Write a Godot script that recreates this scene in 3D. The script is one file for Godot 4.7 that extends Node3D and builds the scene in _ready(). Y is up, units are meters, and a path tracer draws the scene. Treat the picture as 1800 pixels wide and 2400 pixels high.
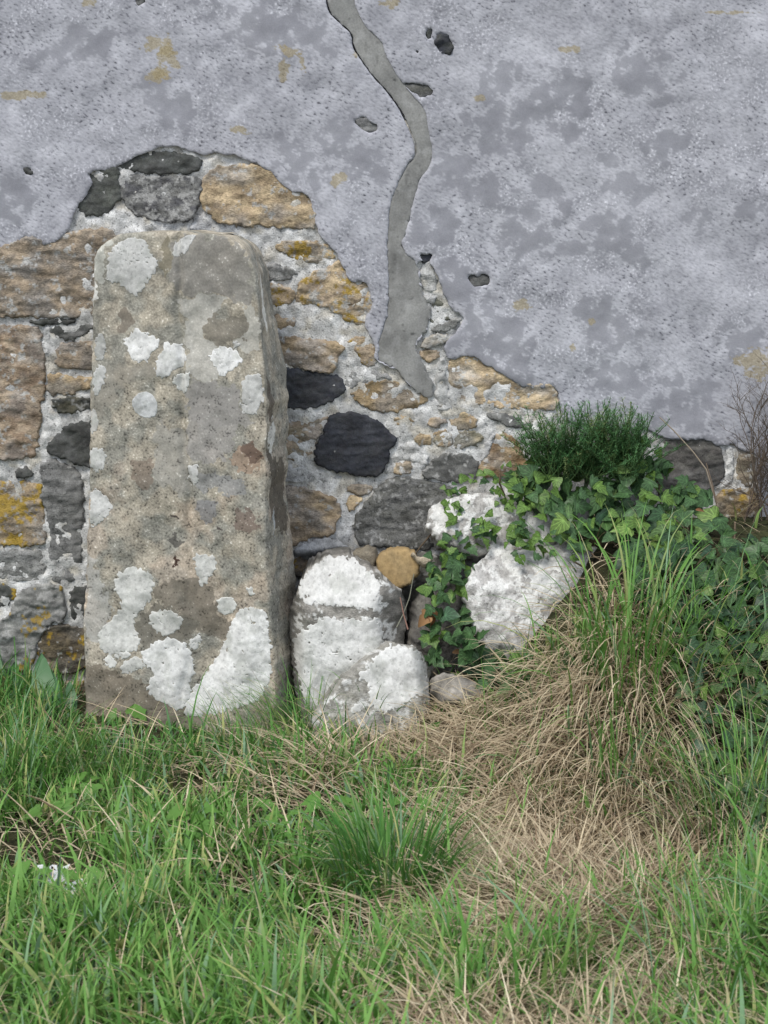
extends Node3D
# An old rubble wall with flaking grey render, a leaning gatepost stone, boulders, ivy and rough grass.
# Wall features are set out in millimetres (u to the right, v downwards) on the face of the wall.

const EYE := Vector3(0, 1.35, 4.5)
const AIM := Vector3(0, 0.42, 0)
const REACH := 4595.0

var fwd: Vector3
var upv: Vector3
var rng := RandomNumberGenerator.new()
var taken := {}
var MAT := {}
var nz := {}

# ------------------------------------------------------------------ helpers: names and tags
func numbered(called: String) -> String:
	var n: int = taken.get(called, 0)
	taken[called] = n + 1
	return called if n == 0 else "%s_%03d" % [called, n]

func tag(o: Node, label := "", category := "", group := "", kind := "") -> void:
	if label: o.set_meta("label", label)
	if category: o.set_meta("category", category)
	if group: o.set_meta("group", group)
	if kind: o.set_meta("kind", kind)

func thing(called: String, at: Vector3, label: String, category: String, group := "") -> Node3D:
	var o := Node3D.new()
	o.name = numbered(called)
	add_child(o)
	o.position = at
	tag(o, label, category, group)
	return o

func part(called: String, mesh: Mesh, m: Material, parent: Node3D) -> MeshInstance3D:
	var o := MeshInstance3D.new()
	o.name = called
	o.mesh = mesh
	o.material_override = m
	parent.add_child(o, true)
	var at := Vector3.ZERO
	var p: Node = parent
	while p is Node3D and p != self:
		at += p.position
		p = p.get_parent()
	o.position = -at      # meshes are modelled in place
	return o

# ------------------------------------------------------------------ helpers: noise and places
func fnl(seed_: int, freq: float, octaves := 3, kind := FastNoiseLite.TYPE_SIMPLEX_SMOOTH) -> FastNoiseLite:
	var n := FastNoiseLite.new()
	n.seed = seed_
	n.noise_type = kind
	n.frequency = freq
	n.fractal_type = FastNoiseLite.FRACTAL_FBM if octaves > 1 else FastNoiseLite.FRACTAL_NONE
	n.fractal_octaves = octaves
	return n

func sstep(a: float, b: float, x: float) -> float:
	var t := clampf((x - a) / (b - a), 0.0, 1.0)
	return t * t * (3.0 - 2.0 * t)

# fracture ledges: flats and short risers
func terr(n: float, k: float) -> float:
	var x := n * k
	var f := floorf(x)
	return (f + sstep(0.0, 0.3, x - f)) / k

func ray(u: float, v: float) -> Vector3:
	return Vector3(u - 900.0, 0, 0) + upv * (1200.0 - v) + fwd * REACH

func at_depth(u: float, v: float, z: float) -> Vector3:
	var d := ray(u, v)
	return EYE + d * ((z - EYE.z) / d.z)

func ground_y(x: float, z: float) -> float:
	var b := sstep(0.02, 0.55, x) * 0.42 * (1.0 - sstep(0.10, 1.10, z + 0.05 * sin(x * 7.0)))
	var bumps := 0.012 * sin(x * 9.0 + z * 4.0) + 0.010 * sin(z * 11.0 - x * 5.0) + 0.006 * sin(x * 23.0 + z * 17.0)
	return b + bumps * sstep(-0.05, 0.3, z) - 0.01

func on_ground(u: float, v: float, lift := 0.0) -> Vector3:
	var d := ray(u, v).normalized()
	var t := 2.0
	while t < 6.0:
		var p := EYE + d * t
		if p.y < ground_y(p.x, p.z) + lift or p.z < 0.06:
			return p
		t += 0.01
	return EYE + d * t

# a face is a plane with axes of its own: [origin, normal, right, up, u of the origin, v of the origin]; u and v are millimetres on it
var face := []

func new_face(origin: Vector3, normal: Vector3, u0: float, v0: float) -> Array:
	var x := Vector3.UP.cross(normal).normalized()
	return [origin, normal, x, normal.cross(x), u0, v0]

# sighted outline point -> millimetres on the current face
func on_face(u: float, v: float) -> Vector2:
	var d := ray(u, v)
	var o: Vector3 = face[0]
	var n: Vector3 = face[1]
	var q := EYE + d * ((o - EYE).dot(n) / d.dot(n)) - o
	return Vector2(face[4] + 1000.0 * q.dot(face[2]), face[5] - 1000.0 * q.dot(face[3]))

func poly(a: Array, su := 1.0, ou := 0.0, ov := 0.0, rounds := 1) -> PackedVector2Array:
	var p := PackedVector2Array()
	for i in range(0, a.size(), 2):
		p.append(Vector2(a[i] * su + ou, a[i + 1] * su + ov))
	if face.size():
		for i in p.size(): p[i] = on_face(p[i].x, p[i].y)
	for k in rounds:
		var q := PackedVector2Array()
		for i in p.size():
			var b := p[(i + 1) % p.size()]
			q.append(p[i].lerp(b, 0.22))
			q.append(p[i].lerp(b, 0.78))
		p = q
	return p

func sdf(p: PackedVector2Array, x: float, y: float) -> float:
	var n := p.size()
	var best := 1e12
	var inside := false
	var ax := p[n - 1].x
	var ay := p[n - 1].y
	for i in n:
		var bx := p[i].x
		var by := p[i].y
		var ex := bx - ax
		var ey := by - ay
		var wx := x - ax
		var wy := y - ay
		var t := clampf((wx * ex + wy * ey) / (ex * ex + ey * ey + 1e-9), 0.0, 1.0)
		var dx := wx - ex * t
		var dy := wy - ey * t
		var q := dx * dx + dy * dy
		if q < best: best = q
		if (ay > y) != (by > y) and x < ex * wy / ey + ax:
			inside = not inside
		ax = bx
		ay = by
	return sqrt(best) if inside else -sqrt(best)

# ------------------------------------------------------------------ a piece of masonry: an outline with a relief on the front and sides running back into the wall
# frame = [point on the plane, normal]; dist(u, v) inside distance; hf(u, v, d) relief in metres; cf(u, v, d) colour
func slab(lo: Vector2, hi: Vector2, step: float, frame: Array, dist: Callable, hf: Callable, cf: Callable, back: float, rows := 2, side = null, uvs := Rect2(0, 0, 1000, 1000), coarse := 1) -> ArrayMesh:
	var N: Vector3 = frame[1]
	var AX: Vector3 = frame[2] * 0.001
	var AY: Vector3 = frame[3] * -0.001
	var P0: Vector3 = frame[0] - AX * frame[4] - AY * frame[5]
	var nx := int(ceil((hi.x - lo.x) / step)) + 1
	var ny := int(ceil((hi.y - lo.y) / step)) + 1
	var D := PackedFloat32Array()
	D.resize(nx * ny)
	if coarse > 1:
		var cx := nx / coarse + 2
		var cy := ny / coarse + 2
		var C := PackedFloat32Array()
		C.resize(cx * cy)
		for j in cy:
			for i in cx:
				C[j * cx + i] = dist.call(lo.x + i * coarse * step, lo.y + j * coarse * step)
		var near := coarse * step * 2.0
		for j in ny:
			for i in nx:
				var d := C[((j + coarse / 2) / coarse) * cx + (i + coarse / 2) / coarse]
				D[j * nx + i] = dist.call(lo.x + i * step, lo.y + j * step) if absf(d) < near else d
	else:
		for j in ny:
			for i in nx:
				D[j * nx + i] = dist.call(lo.x + i * step, lo.y + j * step)
	var vs := PackedVector3Array()
	var cs := PackedColorArray()
	var ts := PackedVector2Array()
	var ix := PackedInt32Array()
	var ids := PackedInt32Array()
	ids.resize(nx * ny)
	ids.fill(-1)
	var flat: Array[Vector3] = []
	for j in ny:
		for i in nx:
			var d := D[j * nx + i]
			if d <= 0.0: continue
			var u := lo.x + i * step
			var v := lo.y + j * step
			ids[j * nx + i] = vs.size()
			vs.append(P0 + AX * u + AY * v + N * float(hf.call(u, v, d)))
			cs.append(cf.call(u, v, d))
			ts.append(Vector2((u - uvs.position.x) / uvs.size.x, (v - uvs.position.y) / uvs.size.y))
	var cross := {}
	var rim: Array[int] = []
	var rim_uv := {}
	var oi := [0, 1, 1, 0]
	var oj := [0, 0, 1, 1]
	for j in ny - 1:
		for i in nx - 1:
			var a := j * nx + i
			var inn := 0
			if D[a] > 0.0: inn |= 1
			if D[a + 1] > 0.0: inn |= 2
			if D[a + nx + 1] > 0.0: inn |= 4
			if D[a + nx] > 0.0: inn |= 8
			if inn == 0: continue
			if inn == 15:
				var p0 := ids[a]
				var p1 := ids[a + 1]
				var p2 := ids[a + nx + 1]
				var p3 := ids[a + nx]
				if (i + j) & 1:
					ix.append_array([p0, p1, p2, p0, p2, p3])
				else:
					ix.append_array([p0, p1, p3, p1, p2, p3])
				continue
			var ring: Array[int] = []
			var leave := -1
			var first_enter := -1
			for k in 4:
				var k2 := (k + 1) % 4
				var na: int = a + oi[k] + oj[k] * nx
				var nb: int = a + oi[k2] + oj[k2] * nx
				var ina := D[na] > 0.0
				var inb := D[nb] > 0.0
				if ina: ring.append(ids[na])
				if ina != inb:
					var key := mini(na, nb) * 2 + (1 if absi(na - nb) > 1 else 0)
					if not cross.has(key):
						var t := D[na] / (D[na] - D[nb])
						var u := lo.x + (i + lerpf(oi[k], oi[k2], t)) * step
						var v := lo.y + (j + lerpf(oj[k], oj[k2], t)) * step
						cross[key] = vs.size()
						rim_uv[vs.size()] = Vector2(u, v)
						vs.append(P0 + AX * u + AY * v + N * float(hf.call(u, v, 0.0)))
						cs.append(cf.call(u, v, 0.0))
						ts.append(Vector2((u - uvs.position.x) / uvs.size.x, (v - uvs.position.y) / uvs.size.y))
					var c: int = cross[key]
					ring.append(c)
					if ina:
						leave = c
					elif leave >= 0:
						rim.append(leave)
						rim.append(c)
						leave = -1
					else:
						first_enter = c
			if leave >= 0 and first_enter >= 0:
				rim.append(leave)
				rim.append(first_enter)
			for k in range(1, ring.size() - 1):
				ix.append_array([ring[0], ring[k], ring[k + 1]])
	# sides
	var chain := {}
	for key in rim_uv:
		var uv: Vector2 = rim_uv[key]
		var flatp: Vector3 = P0 + AX * uv.x + AY * uv.y
		var h0 := (vs[key] - flatp).dot(N)
		var col: Array[int] = []
		col.append(key)
		for r in range(1, rows + 1):
			var t := float(r) / rows
			var h := lerpf(h0, back if back > -1.0 else h0 + back + 1.0, t)
			var q := flatp + N * h
			if side != null: q += side.call(uv.x, uv.y, t)
			col.append(vs.size())
			vs.append(q)
			cs.append(cf.call(uv.x + (h0 - h) * 1000.0, uv.y, 0.0))
			ts.append(Vector2((uv.x + (h0 - h) * 1000.0 - uvs.position.x) / uvs.size.x, (uv.y - uvs.position.y) / uvs.size.y))
		chain[key] = col
	for s in range(0, rim.size(), 2):
		var A: Array = chain[rim[s]]
		var B: Array = chain[rim[s + 1]]
		for r in rows:
			ix.append_array([B[r], A[r], A[r + 1], B[r], A[r + 1], B[r + 1]])
	return commit(vs, cs, ts, ix)

func commit(vs: PackedVector3Array, cs: PackedColorArray, ts: PackedVector2Array, ix: PackedInt32Array) -> ArrayMesh:
	var arr := []
	arr.resize(Mesh.ARRAY_MAX)
	arr[Mesh.ARRAY_VERTEX] = vs
	if cs.size(): arr[Mesh.ARRAY_COLOR] = cs
	if ts.size(): arr[Mesh.ARRAY_TEX_UV] = ts
	arr[Mesh.ARRAY_INDEX] = ix
	var st := SurfaceTool.new()
	st.create_from_arrays(arr)
	st.generate_normals()
	return st.commit()

# ------------------------------------------------------------------ ribbons: grass blades, straw, twigs
var rv := PackedVector3Array()
var rn := PackedVector3Array()
var rc := PackedColorArray()
var ri := PackedInt32Array()

func ribbons_begin() -> void:
	rv = PackedVector3Array()
	rn = PackedVector3Array()
	rc = PackedColorArray()
	ri = PackedInt32Array()

func ribbons_end() -> ArrayMesh:
	var arr := []
	arr.resize(Mesh.ARRAY_MAX)
	arr[Mesh.ARRAY_VERTEX] = rv
	arr[Mesh.ARRAY_NORMAL] = rn
	arr[Mesh.ARRAY_COLOR] = rc
	arr[Mesh.ARRAY_INDEX] = ri
	var m := ArrayMesh.new()
	m.add_surface_from_arrays(Mesh.PRIMITIVE_TRIANGLES, arr)
	return m

func blade(p: Vector3, yaw: float, elev: float, bend: float, length: float, width: float, col: Color, segs := 5, twist := 0.0, floor_on := true, tip := Color(0, 0, 0, 0)) -> void:
	var dx := cos(yaw)
	var dz := sin(yaw)
	var sl := length / segs
	var base := rv.size()
	var side_yaw := yaw + PI / 2 + twist
	var sx := cos(side_yaw)
	var sz := sin(side_yaw)
	for k in segs + 1:
		var t := float(k) / segs
		var e := elev - bend * t * t
		var w := width * 0.5 * (0.65 + 0.6 * t if t < 0.4 else 0.89 * (1.0 - t) / 0.6 * (1.25 - 0.25 * (1.0 - t) / 0.6) + 0.03)
		var ce := cos(e)
		var se := sin(e)
		var s := Vector3(sx * w, 0.25 * w, sz * w)
		rv.append(p - s)
		rv.append(p + s)
		var n := Vector3(-dx * se, ce, -dz * se)
		if n.y < 0.0: n = -n
		rn.append(n)
		rn.append(n)
		var c := col.lerp(tip, sstep(0.55, 1.0, t)) if tip.a > 0.0 else col
		rc.append(c)
		rc.append(c)
		p += Vector3(dx * ce, se, dz * ce) * sl
		if floor_on:
			var gy := ground_y(p.x, p.z) + 0.004
			if p.y < gy: p.y = gy
	for k in segs:
		var b := base + k * 2
		ri.append_array([b, b + 2, b + 1, b + 1, b + 2, b + 3])

func tube(pts: PackedVector3Array, r0: float, r1: float, col: Color, sides := 5) -> void:
	var base := rv.size()
	var n := pts.size()
	for k in n:
		var dirv := (pts[mini(k + 1, n - 1)] - pts[maxi(k - 1, 0)]).normalized()
		var a := dirv.cross(Vector3(0.31, 0.2, 0.93)).normalized()
		var b := dirv.cross(a)
		var r := lerpf(r0, r1, float(k) / (n - 1))
		for s in sides:
			var th := TAU * s / sides
			var o := a * cos(th) + b * sin(th)
			rv.append(pts[k] + o * r)
			rn.append(o)
			rc.append(col)
	for k in n - 1:
		for s in sides:
			var q := base + k * sides + s
			var q2 := base + k * sides + (s + 1) % sides
			ri.append_array([q, q + sides, q2, q2, q + sides, q2 + sides])

# ------------------------------------------------------------------ textures
func grain(seed_: int, size: int, fine: float, mid: float, pits: float, contrast: float, cracks: float) -> Array:
	var a := fnl(seed_, fine, 3).get_seamless_image(size, size).get_data()
	var b := fnl(seed_ + 1, mid, 4).get_seamless_image(size, size).get_data()
	var c := fnl(seed_ + 2, fine * (0.45 if cracks == 0.0 else 0.14), 3).get_seamless_image(size, size).get_data()
	var col := PackedByteArray()
	col.resize(size * size * 3)
	var hgt := PackedByteArray()
	hgt.resize(size * size)
	var r := RandomNumberGenerator.new()
	r.seed = seed_
	for i in size * size:
		var x := (a[i] - 127.5) / 127.5
		var y := (b[i] - 127.5) / 127.5
		var z := (c[i] - 127.5) / 127.5
		var k := 0.86 + contrast * (0.55 * x + 0.6 * y) + (r.randf() - 0.5) * contrast * 0.5
		var pit := minf(0.30, maxf(0.0, z - pits) * 1.3)
		k -= pit
		if cracks > 0.0 and y > -0.25: k -= cracks * sstep(0.035, 0.0, absf(z - 0.05)) * sstep(-0.25, 0.1, y)
		col[i * 3] = clampi(int(k * 255.0), 0, 255)
		col[i * 3 + 1] = clampi(int(k * 255.0), 0, 255)
		col[i * 3 + 2] = clampi(int(k * 255.0), 0, 255)
		hgt[i] = clampi(int(128.0 + 60.0 * x + 50.0 * y - pit * 160.0), 0, 255)
	return [ImageTexture.create_from_image(Image.create_from_data(size, size, false, Image.FORMAT_RGB8, col)), ImageTexture.create_from_image(Image.create_from_data(size, size, false, Image.FORMAT_L8, hgt))]

func stone_material(called: String, tex: Array, metres: float, relief_cm: float, rough: float, stretch := Vector3.ONE) -> StandardMaterial3D:
	var m := StandardMaterial3D.new()
	m.resource_name = called
	m.albedo_texture = tex[0]
	m.vertex_color_use_as_albedo = true
	m.roughness = rough
	m.metallic_specular = 0.3
	m.uv1_triplanar = true
	m.uv1_world_triplanar = true
	m.uv1_scale = stretch / metres
	m.heightmap_enabled = true
	m.heightmap_texture = tex[1]
	m.heightmap_scale = relief_cm
	MAT[called] = m
	return m

func vein_texture() -> ImageTexture:
	var w := 96
	var im := Image.create(w, w, false, Image.FORMAT_RGB8)
	var n := fnl(91, 0.06, 3)
	for j in w:
		for i in w:
			var x := absf(i / float(w) - 0.5)
			var y := j / float(w) - 0.15
			var d := x
			for a in [0.45, 0.95, 1.5]:
				d = minf(d, absf(x * cos(a) - y * sin(a)) + (0.0 if y > -0.02 or a > 1.2 else 0.2))
			var side := absf(fmod(y - x * 0.7 + 1.0, 0.16) - 0.08) + 0.012
			var k := 0.72 + 0.28 * maxf(sstep(0.022, 0.004, d), 0.45 * sstep(0.026, 0.010, side)) + 0.14 * n.get_noise_2d(i, j)
			k = clampf(k, 0.0, 1.0)
			im.set_pixel(i, j, Color(k, k, k * 0.97))
	return ImageTexture.create_from_image(im)

func leaf_material(called: String, c: Color, rough: float, back: float) -> StandardMaterial3D:
	var m := StandardMaterial3D.new()
	m.resource_name = called
	m.albedo_color = c.linear_to_srgb()
	m.vertex_color_use_as_albedo = true
	m.roughness = rough
	m.metallic_specular = 0.35
	m.cull_mode = BaseMaterial3D.CULL_DISABLED
	m.backlight_enabled = true
	m.backlight = Color(back, back, back).linear_to_srgb()
	MAT[called] = m
	return m

const PU := Rect2(-250, -120, 2300, 1420)

func plaster_maps() -> Array:
	var w := 1640
	var h := 1012
	var streak := fnl(11, 0.105, 2)
	var big := fnl(12, 0.0042, 4)
	var crumb := fnl(13, 0.12, 2)
	var region := fnl(14, 0.0022, 2)
	var wander := fnl(15, 0.02, 3)
	var soft := fnl(16, 0.011, 3)
	var hair := fnl(17, 0.007, 3)
	var col := PackedByteArray()
	col.resize(w * h * 3)
	var hgt := PackedByteArray()
	hgt.resize(w * h)
	var r := RandomNumberGenerator.new()
	r.seed = 5
	# worn smooth patches where the rough coat has come away: centre, half sizes, lean
	var worn := [[30, 470, 55, 50, 0.5], [395, 235, 80, 45, 0.5], [420, 275, 40, 30, 0.3], [1165, 190, 70, 45, -0.4], [1330, 210, 50, 70, -0.6], [1170, 300, 90, 55, 0.2], [1560, 345, 55, 38, -0.3],
		[1430, 380, 35, 22, 0.1], [1470, 440, 60, 34, 0.4], [1340, 310, 30, 25, 0], [1090, 420, 100, 40, 0.55], [1020, 535, 55, 50, 0.2], [1230, 545, 75, 65, 0.5], [1430, 540, 70, 50, 0.5], [1480, 595, 55, 26, 0.3],
		[1370, 585, 60, 25, 0], [1630, 520, 30, 30, 0.3], [1780, 490, 80, 16, -0.1], [1085, 660, 60, 50, 0.3], [1150, 780, 110, 65, 0.3], [1180, 860, 75, 40, 0.3], [1450, 880, 75, 55, 0.2], [1600, 950, 95, 75, -0.4], [1750, 790, 60, 40, 0.3],
		[800, 330, 50, 60, 0.8], [850, 380, 70, 40, 0.4], [700, 380, 90, 40, 0.6], [1240, 260, 70, 70, 0], [640, 70, 140, 60, 0.3], [180, 110, 90, 40, -0.3], [1260, 440, 70, 40, 0.5], [1500, 180, 90, 60, 0.3], [1420, 760, 90, 60, 0.3]]
	# ochre bloom where sandstone shows through thin render
	var ochre := [[372, 105, 34, 22], [385, 145, 30, 30], [368, 175, 20, 16], [655, 112, 14, 10], [690, 120, 22, 12], [670, 165, 16, 22], [705, 150, 12, 24], [560, 305, 34, 9], [55, 222, 70, 9], [215, 3, 22, 12], [905, 5, 22, 12], [1335, 115, 20, 9],
		[1112, 230, 20, 6], [795, 422, 16, 15], [1215, 715, 22, 16], [1384, 752, 8, 8], [1342, 812, 10, 8], [1720, 30, 60, 4], [1780, 850, 45, 40], [832, 130, 14, 18]]
	face = wall_frame
	for list in [worn, ochre]:
		for e in list:
			var at := on_face(e[0], e[1])
			e[0] = at.x
			e[1] = at.y
	var grid := {}
	for q in worn.size():
		var s: Array = worn[q]
		var rad: float = maxf(s[2], s[3]) * 1.5
		for gy in range(int((s[1] - rad) / 100.0) - 1, int((s[1] + rad) / 100.0) + 2):
			for gx in range(int((s[0] - rad) / 100.0) - 1, int((s[0] + rad) / 100.0) + 2):
				var key := gx * 1000 + gy
				if not grid.has(key): grid[key] = []
				grid[key].append(q)
	var empty := []
	for j in h:
		var v := PU.position.y + (j + 0.5) / h * PU.size.y
		for i in w:
			var u := PU.position.x + (i + 0.5) / w * PU.size.x
			var rough := sstep(-0.25, 0.35, region.get_noise_2d(u, v) + (0.25 if u > 950 and v > 250 else 0.0))
			var s := streak.get_noise_2d((u * 0.92 + v * 0.38) * 0.62, (v * 0.92 - u * 0.38) * 1.25)
			var bg := big.get_noise_2d(u + 400.0, v * 1.15)
			var wob := wander.get_noise_2d(u, v)
			var pale := 0.0
			var smooth := 0.0
			for q in grid.get(int(floor(u / 100.0)) * 1000 + int(floor(v / 100.0)), empty):
				var a: Array = worn[q]
				var dx: float = u - a[0]
				var dy: float = v - a[1]
				var ca: float = cos(a[4])
				var sa: float = sin(a[4])
				var ex: float = (dx * ca + dy * sa) / a[2]
				var ey: float = (dy * ca - dx * sa) / a[3]
				smooth = maxf(smooth, 0.80 * sstep(0.30, -0.25, ex * ex + ey * ey - 0.7 + wob * 1.9 + bg * 0.5 + 0.5 * s))
			pale = sstep(0.05, 0.45, -bg + 0.35 * wob) * 0.8
			var grainy := 1.0 - smooth * 0.85
			var sp := r.randf() - 0.5
			var cr := crumb.get_noise_2d(u, v)
			var sf := soft.get_noise_2d(u * 0.8 + v * 0.3, v)
			var g := 160.0 + 14.0 * pale + 15.0 * s * grainy + 24.0 * bg + 12.0 * wob + 20.0 * sf + sp * 9.0 * grainy
			g += maxf(0.0, cr - 0.1) * 75.0 * grainy * (0.05 + 1.0 * rough * sstep(-0.15, 0.25, -sf - 0.4 * bg))
			g -= maxf(0.0, -s - 0.34) * 130.0 * grainy * (0.25 + 0.9 * sstep(-0.2, 0.3, sf - bg))
			var hl := absf(hair.get_noise_2d(u, v * 1.6))
			if hl < 0.006 and bg + sf > 0.12: g -= 50.0 * (1.0 - hl / 0.006)
			g = lerpf(g, 144.0 + sp * 12.0 + 10.0 * bg + 8.0 * wob + 8.0 * sf, smooth)
			var rr := g + 0.5
			var gg := g + 1.0
			var bb := g + 7.5
			for o in ochre:
				if absf(u - o[0]) < o[2] * 1.6 and absf(v - o[1]) < o[3] * 1.6:
					var ex2: float = (u - o[0]) / o[2]
					var ey2: float = (v - o[1]) / o[3]
					var k := sstep(0.25, -0.35, ex2 * ex2 + ey2 * ey2 - 0.75 + wob * 2.2 + s * 0.9) * 0.55
					rr = lerpf(rr, 158.0 + sp * 40.0, k)
					gg = lerpf(gg, 143.0 + sp * 40.0, k)
					bb = lerpf(bb, 108.0 + sp * 36.0, k)
			var at := (j * w + i)
			col[at * 3] = clampi(int(rr), 0, 255)
			col[at * 3 + 1] = clampi(int(gg), 0, 255)
			col[at * 3 + 2] = clampi(int(bb), 0, 255)
			hgt[at] = clampi(int(120.0 + (70.0 * s + 60.0 * cr + sp * 50.0) * grainy - 22.0 * smooth), 0, 255)
	return [ImageTexture.create_from_image(Image.create_from_data(w, h, false, Image.FORMAT_RGB8, col)), ImageTexture.create_from_image(Image.create_from_data(w, h, false, Image.FORMAT_L8, hgt))]

const SU := Rect2(150, 500, 800, 1340)

func post_maps() -> Array:
	var w := 800
	var h := 1340
	var bg := fnl(31, 0.006, 4)
	var md := fnl(32, 0.035, 3)
	var fi := fnl(33, 0.14, 2)
	var wx := fnl(34, 0.03, 3)
	var wy := fnl(35, 0.03, 3)
	var tonal := fnl(36, 0.011, 3)
	var K := 700.0 / 1659.0
	yawed(0.27, 410, 1200, -0.21, 0.05)
	# thin grey and dark crusts growing on the stone: outline, colour, strength
	var films := [
		[poly([960, 600, 1100, 590, 1280, 630, 1380, 690, 1395, 960, 1330, 985, 1260, 930, 1150, 905, 1050, 920, 980, 900, 940, 780], K, 0, 300), Color8(132, 129, 123), 0.85],
		[poly([980, 960, 1100, 920, 1240, 930, 1260, 970, 1130, 1080, 1110, 1150, 1200, 1210, 1210, 1380, 1180, 1440, 1060, 1390, 1040, 1250, 1010, 1180, 1020, 1050], K, 0, 300), Color8(170, 168, 161), 0.9],
		[poly([1115, 1110, 1170, 1040, 1300, 1050, 1380, 1060, 1375, 1180, 1290, 1200, 1200, 1205, 1130, 1160], K, 0, 300), Color8(122, 117, 107), 0.8],
		[poly([1340, 980, 1400, 970, 1440, 1130, 1450, 1240, 1340, 1250, 1290, 1200, 1380, 1150], K, 0, 300), Color8(176, 174, 166), 0.8],
		[poly([1030, 1400, 1200, 1440, 1320, 1440, 1340, 1600, 1420, 1640, 1300, 1659, 1030, 1659], K, 0, 300), Color8(146, 143, 138), 0.85],
		[poly([1040, 0, 1320, 0, 1340, 160, 1300, 300, 1240, 430, 1100, 450, 1030, 400, 1040, 200], K, 0, 900), Color8(145, 142, 138), 0.8],
		[poly([860, 200, 950, 240, 1030, 280, 1040, 580, 1020, 660, 940, 560, 860, 550], K, 0, 900), Color8(147, 144, 136), 0.85],
		[poly([1090, 480, 1200, 500, 1370, 540, 1340, 610, 1280, 640, 1200, 580, 1080, 590], K, 0, 900), Color8(134, 134, 133), 0.8],
		[poly([740, 420, 850, 410, 860, 570, 800, 590, 740, 500], K, 0, 900), Color8(116, 103, 92), 0.6],
		[poly([660, 1020, 720, 990, 740, 1080, 700, 1130, 660, 1100], K, 0, 300), Color8(112, 104, 94), 0.7],
		[poly([1080, 660, 1190, 640, 1200, 740, 1100, 780], K, 0, 900), Color8(126, 126, 128), 0.7],
		[poly([1270, 380, 1430, 330, 1450, 480, 1300, 500], K, 0, 900), Color8(150, 128, 110), 0.7],
		[poly([860, 1120, 1080, 1060, 1200, 1200, 1200, 1310, 1280, 1340, 1220, 1440, 1120, 1400, 1000, 1250, 880, 1220], K, 0, 900), Color8(112, 106, 96), 0.75],
		[poly([740, 1300, 900, 1200, 1100, 1330, 1040, 1440, 860, 1480, 780, 1480], K, 0, 900), Color8(110, 106, 97), 0.75],
		[poly([460, 1580, 560, 1560, 680, 1610, 800, 1640, 1000, 1700, 1100, 1800, 1100, 1950, 460, 1950], K, 0, 900), Color8(112, 104, 92), 0.7],
		[poly([940, 725, 990, 720, 985, 745, 940, 745], K, 0, 900), Color8(66, 60, 56), 0.8],
		[poly([920, 870, 980, 835, 1020, 880, 990, 905, 930, 895], K, 0, 900), Color8(84, 82, 78), 0.8],
		[poly([955, 980, 990, 970, 995, 1000, 965, 1005], K, 0, 900), Color8(58, 44, 38), 0.9],
		[poly([1340, 330, 1420, 330, 1440, 420, 1370, 450], K, 0, 900), Color8(92, 76, 68), 0.7],
		[poly([1200, 790, 1240, 800, 1220, 825], K, 0, 900), Color8(70, 64, 62), 0.8],
		[poly([1290, 740, 1350, 690, 1420, 720, 1440, 800, 1380, 830, 1310, 800], K, 0, 900), Color8(112, 98, 90), 0.7],
		[poly([880, 640, 930, 600, 950, 700, 940, 830, 890, 760], K, 0, 300), Color8(122, 116, 100), 0.8],
		[poly([590, 640, 640, 600, 660, 560, 560, 600, 510, 700, 500, 850, 560, 850, 600, 760], K, 0, 300), Color8(176, 176, 168), 0.8],
		[poly([480, 880, 540, 1020, 600, 1180, 620, 1330, 560, 1420, 480, 1440, 460, 1300], K, 0, 900), Color8(166, 165, 161), 0.7],
		[poly([490, 800, 530, 870, 545, 900, 520, 990, 490, 960], K, 0, 300), Color8(215, 214, 208), 0.9],
		[poly([560, 1330, 900, 1300, 960, 1360, 700, 1400, 560, 1600, 520, 1650, 500, 1500], K, 0, 300), Color8(143, 138, 128), 0.6],
		# crusts on the narrow right flank
		[poly([640, 640, 662, 650, 690, 760, 680, 790, 650, 740]), Color8(214, 212, 204), 0.95],
		[poly([650, 1010, 676, 990, 700, 1010, 700, 1050, 672, 1075, 655, 1060]), Color8(205, 204, 198), 0.95],
		[poly([640, 1000, 660, 1080, 780, 1100, 800, 1300, 660, 1240, 640, 1120]), Color8(84, 78, 70), 0.75],
		[poly([660, 1220, 680, 1210, 690, 1250, 672, 1270]), Color8(170, 174, 174), 0.9],
		[poly([630, 880, 660, 900, 680, 990, 640, 1000]), Color8(92, 84, 76), 0.7],
	]
	var boxes := []
	for f in films:
		var lo := Vector2(1e9, 1e9)
		var hi := Vector2(-1e9, -1e9)
		for q in f[0]:
			lo = lo.min(q)
			hi = hi.max(q)
		boxes.append(Rect2(lo - Vector2(12, 12), hi - lo + Vector2(24, 24)))
	var col := PackedByteArray()
	col.resize(w * h * 3)
	var hgt := PackedByteArray()
	hgt.resize(w * h)
	var r := RandomNumberGenerator.new()
	r.seed = 9
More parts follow.
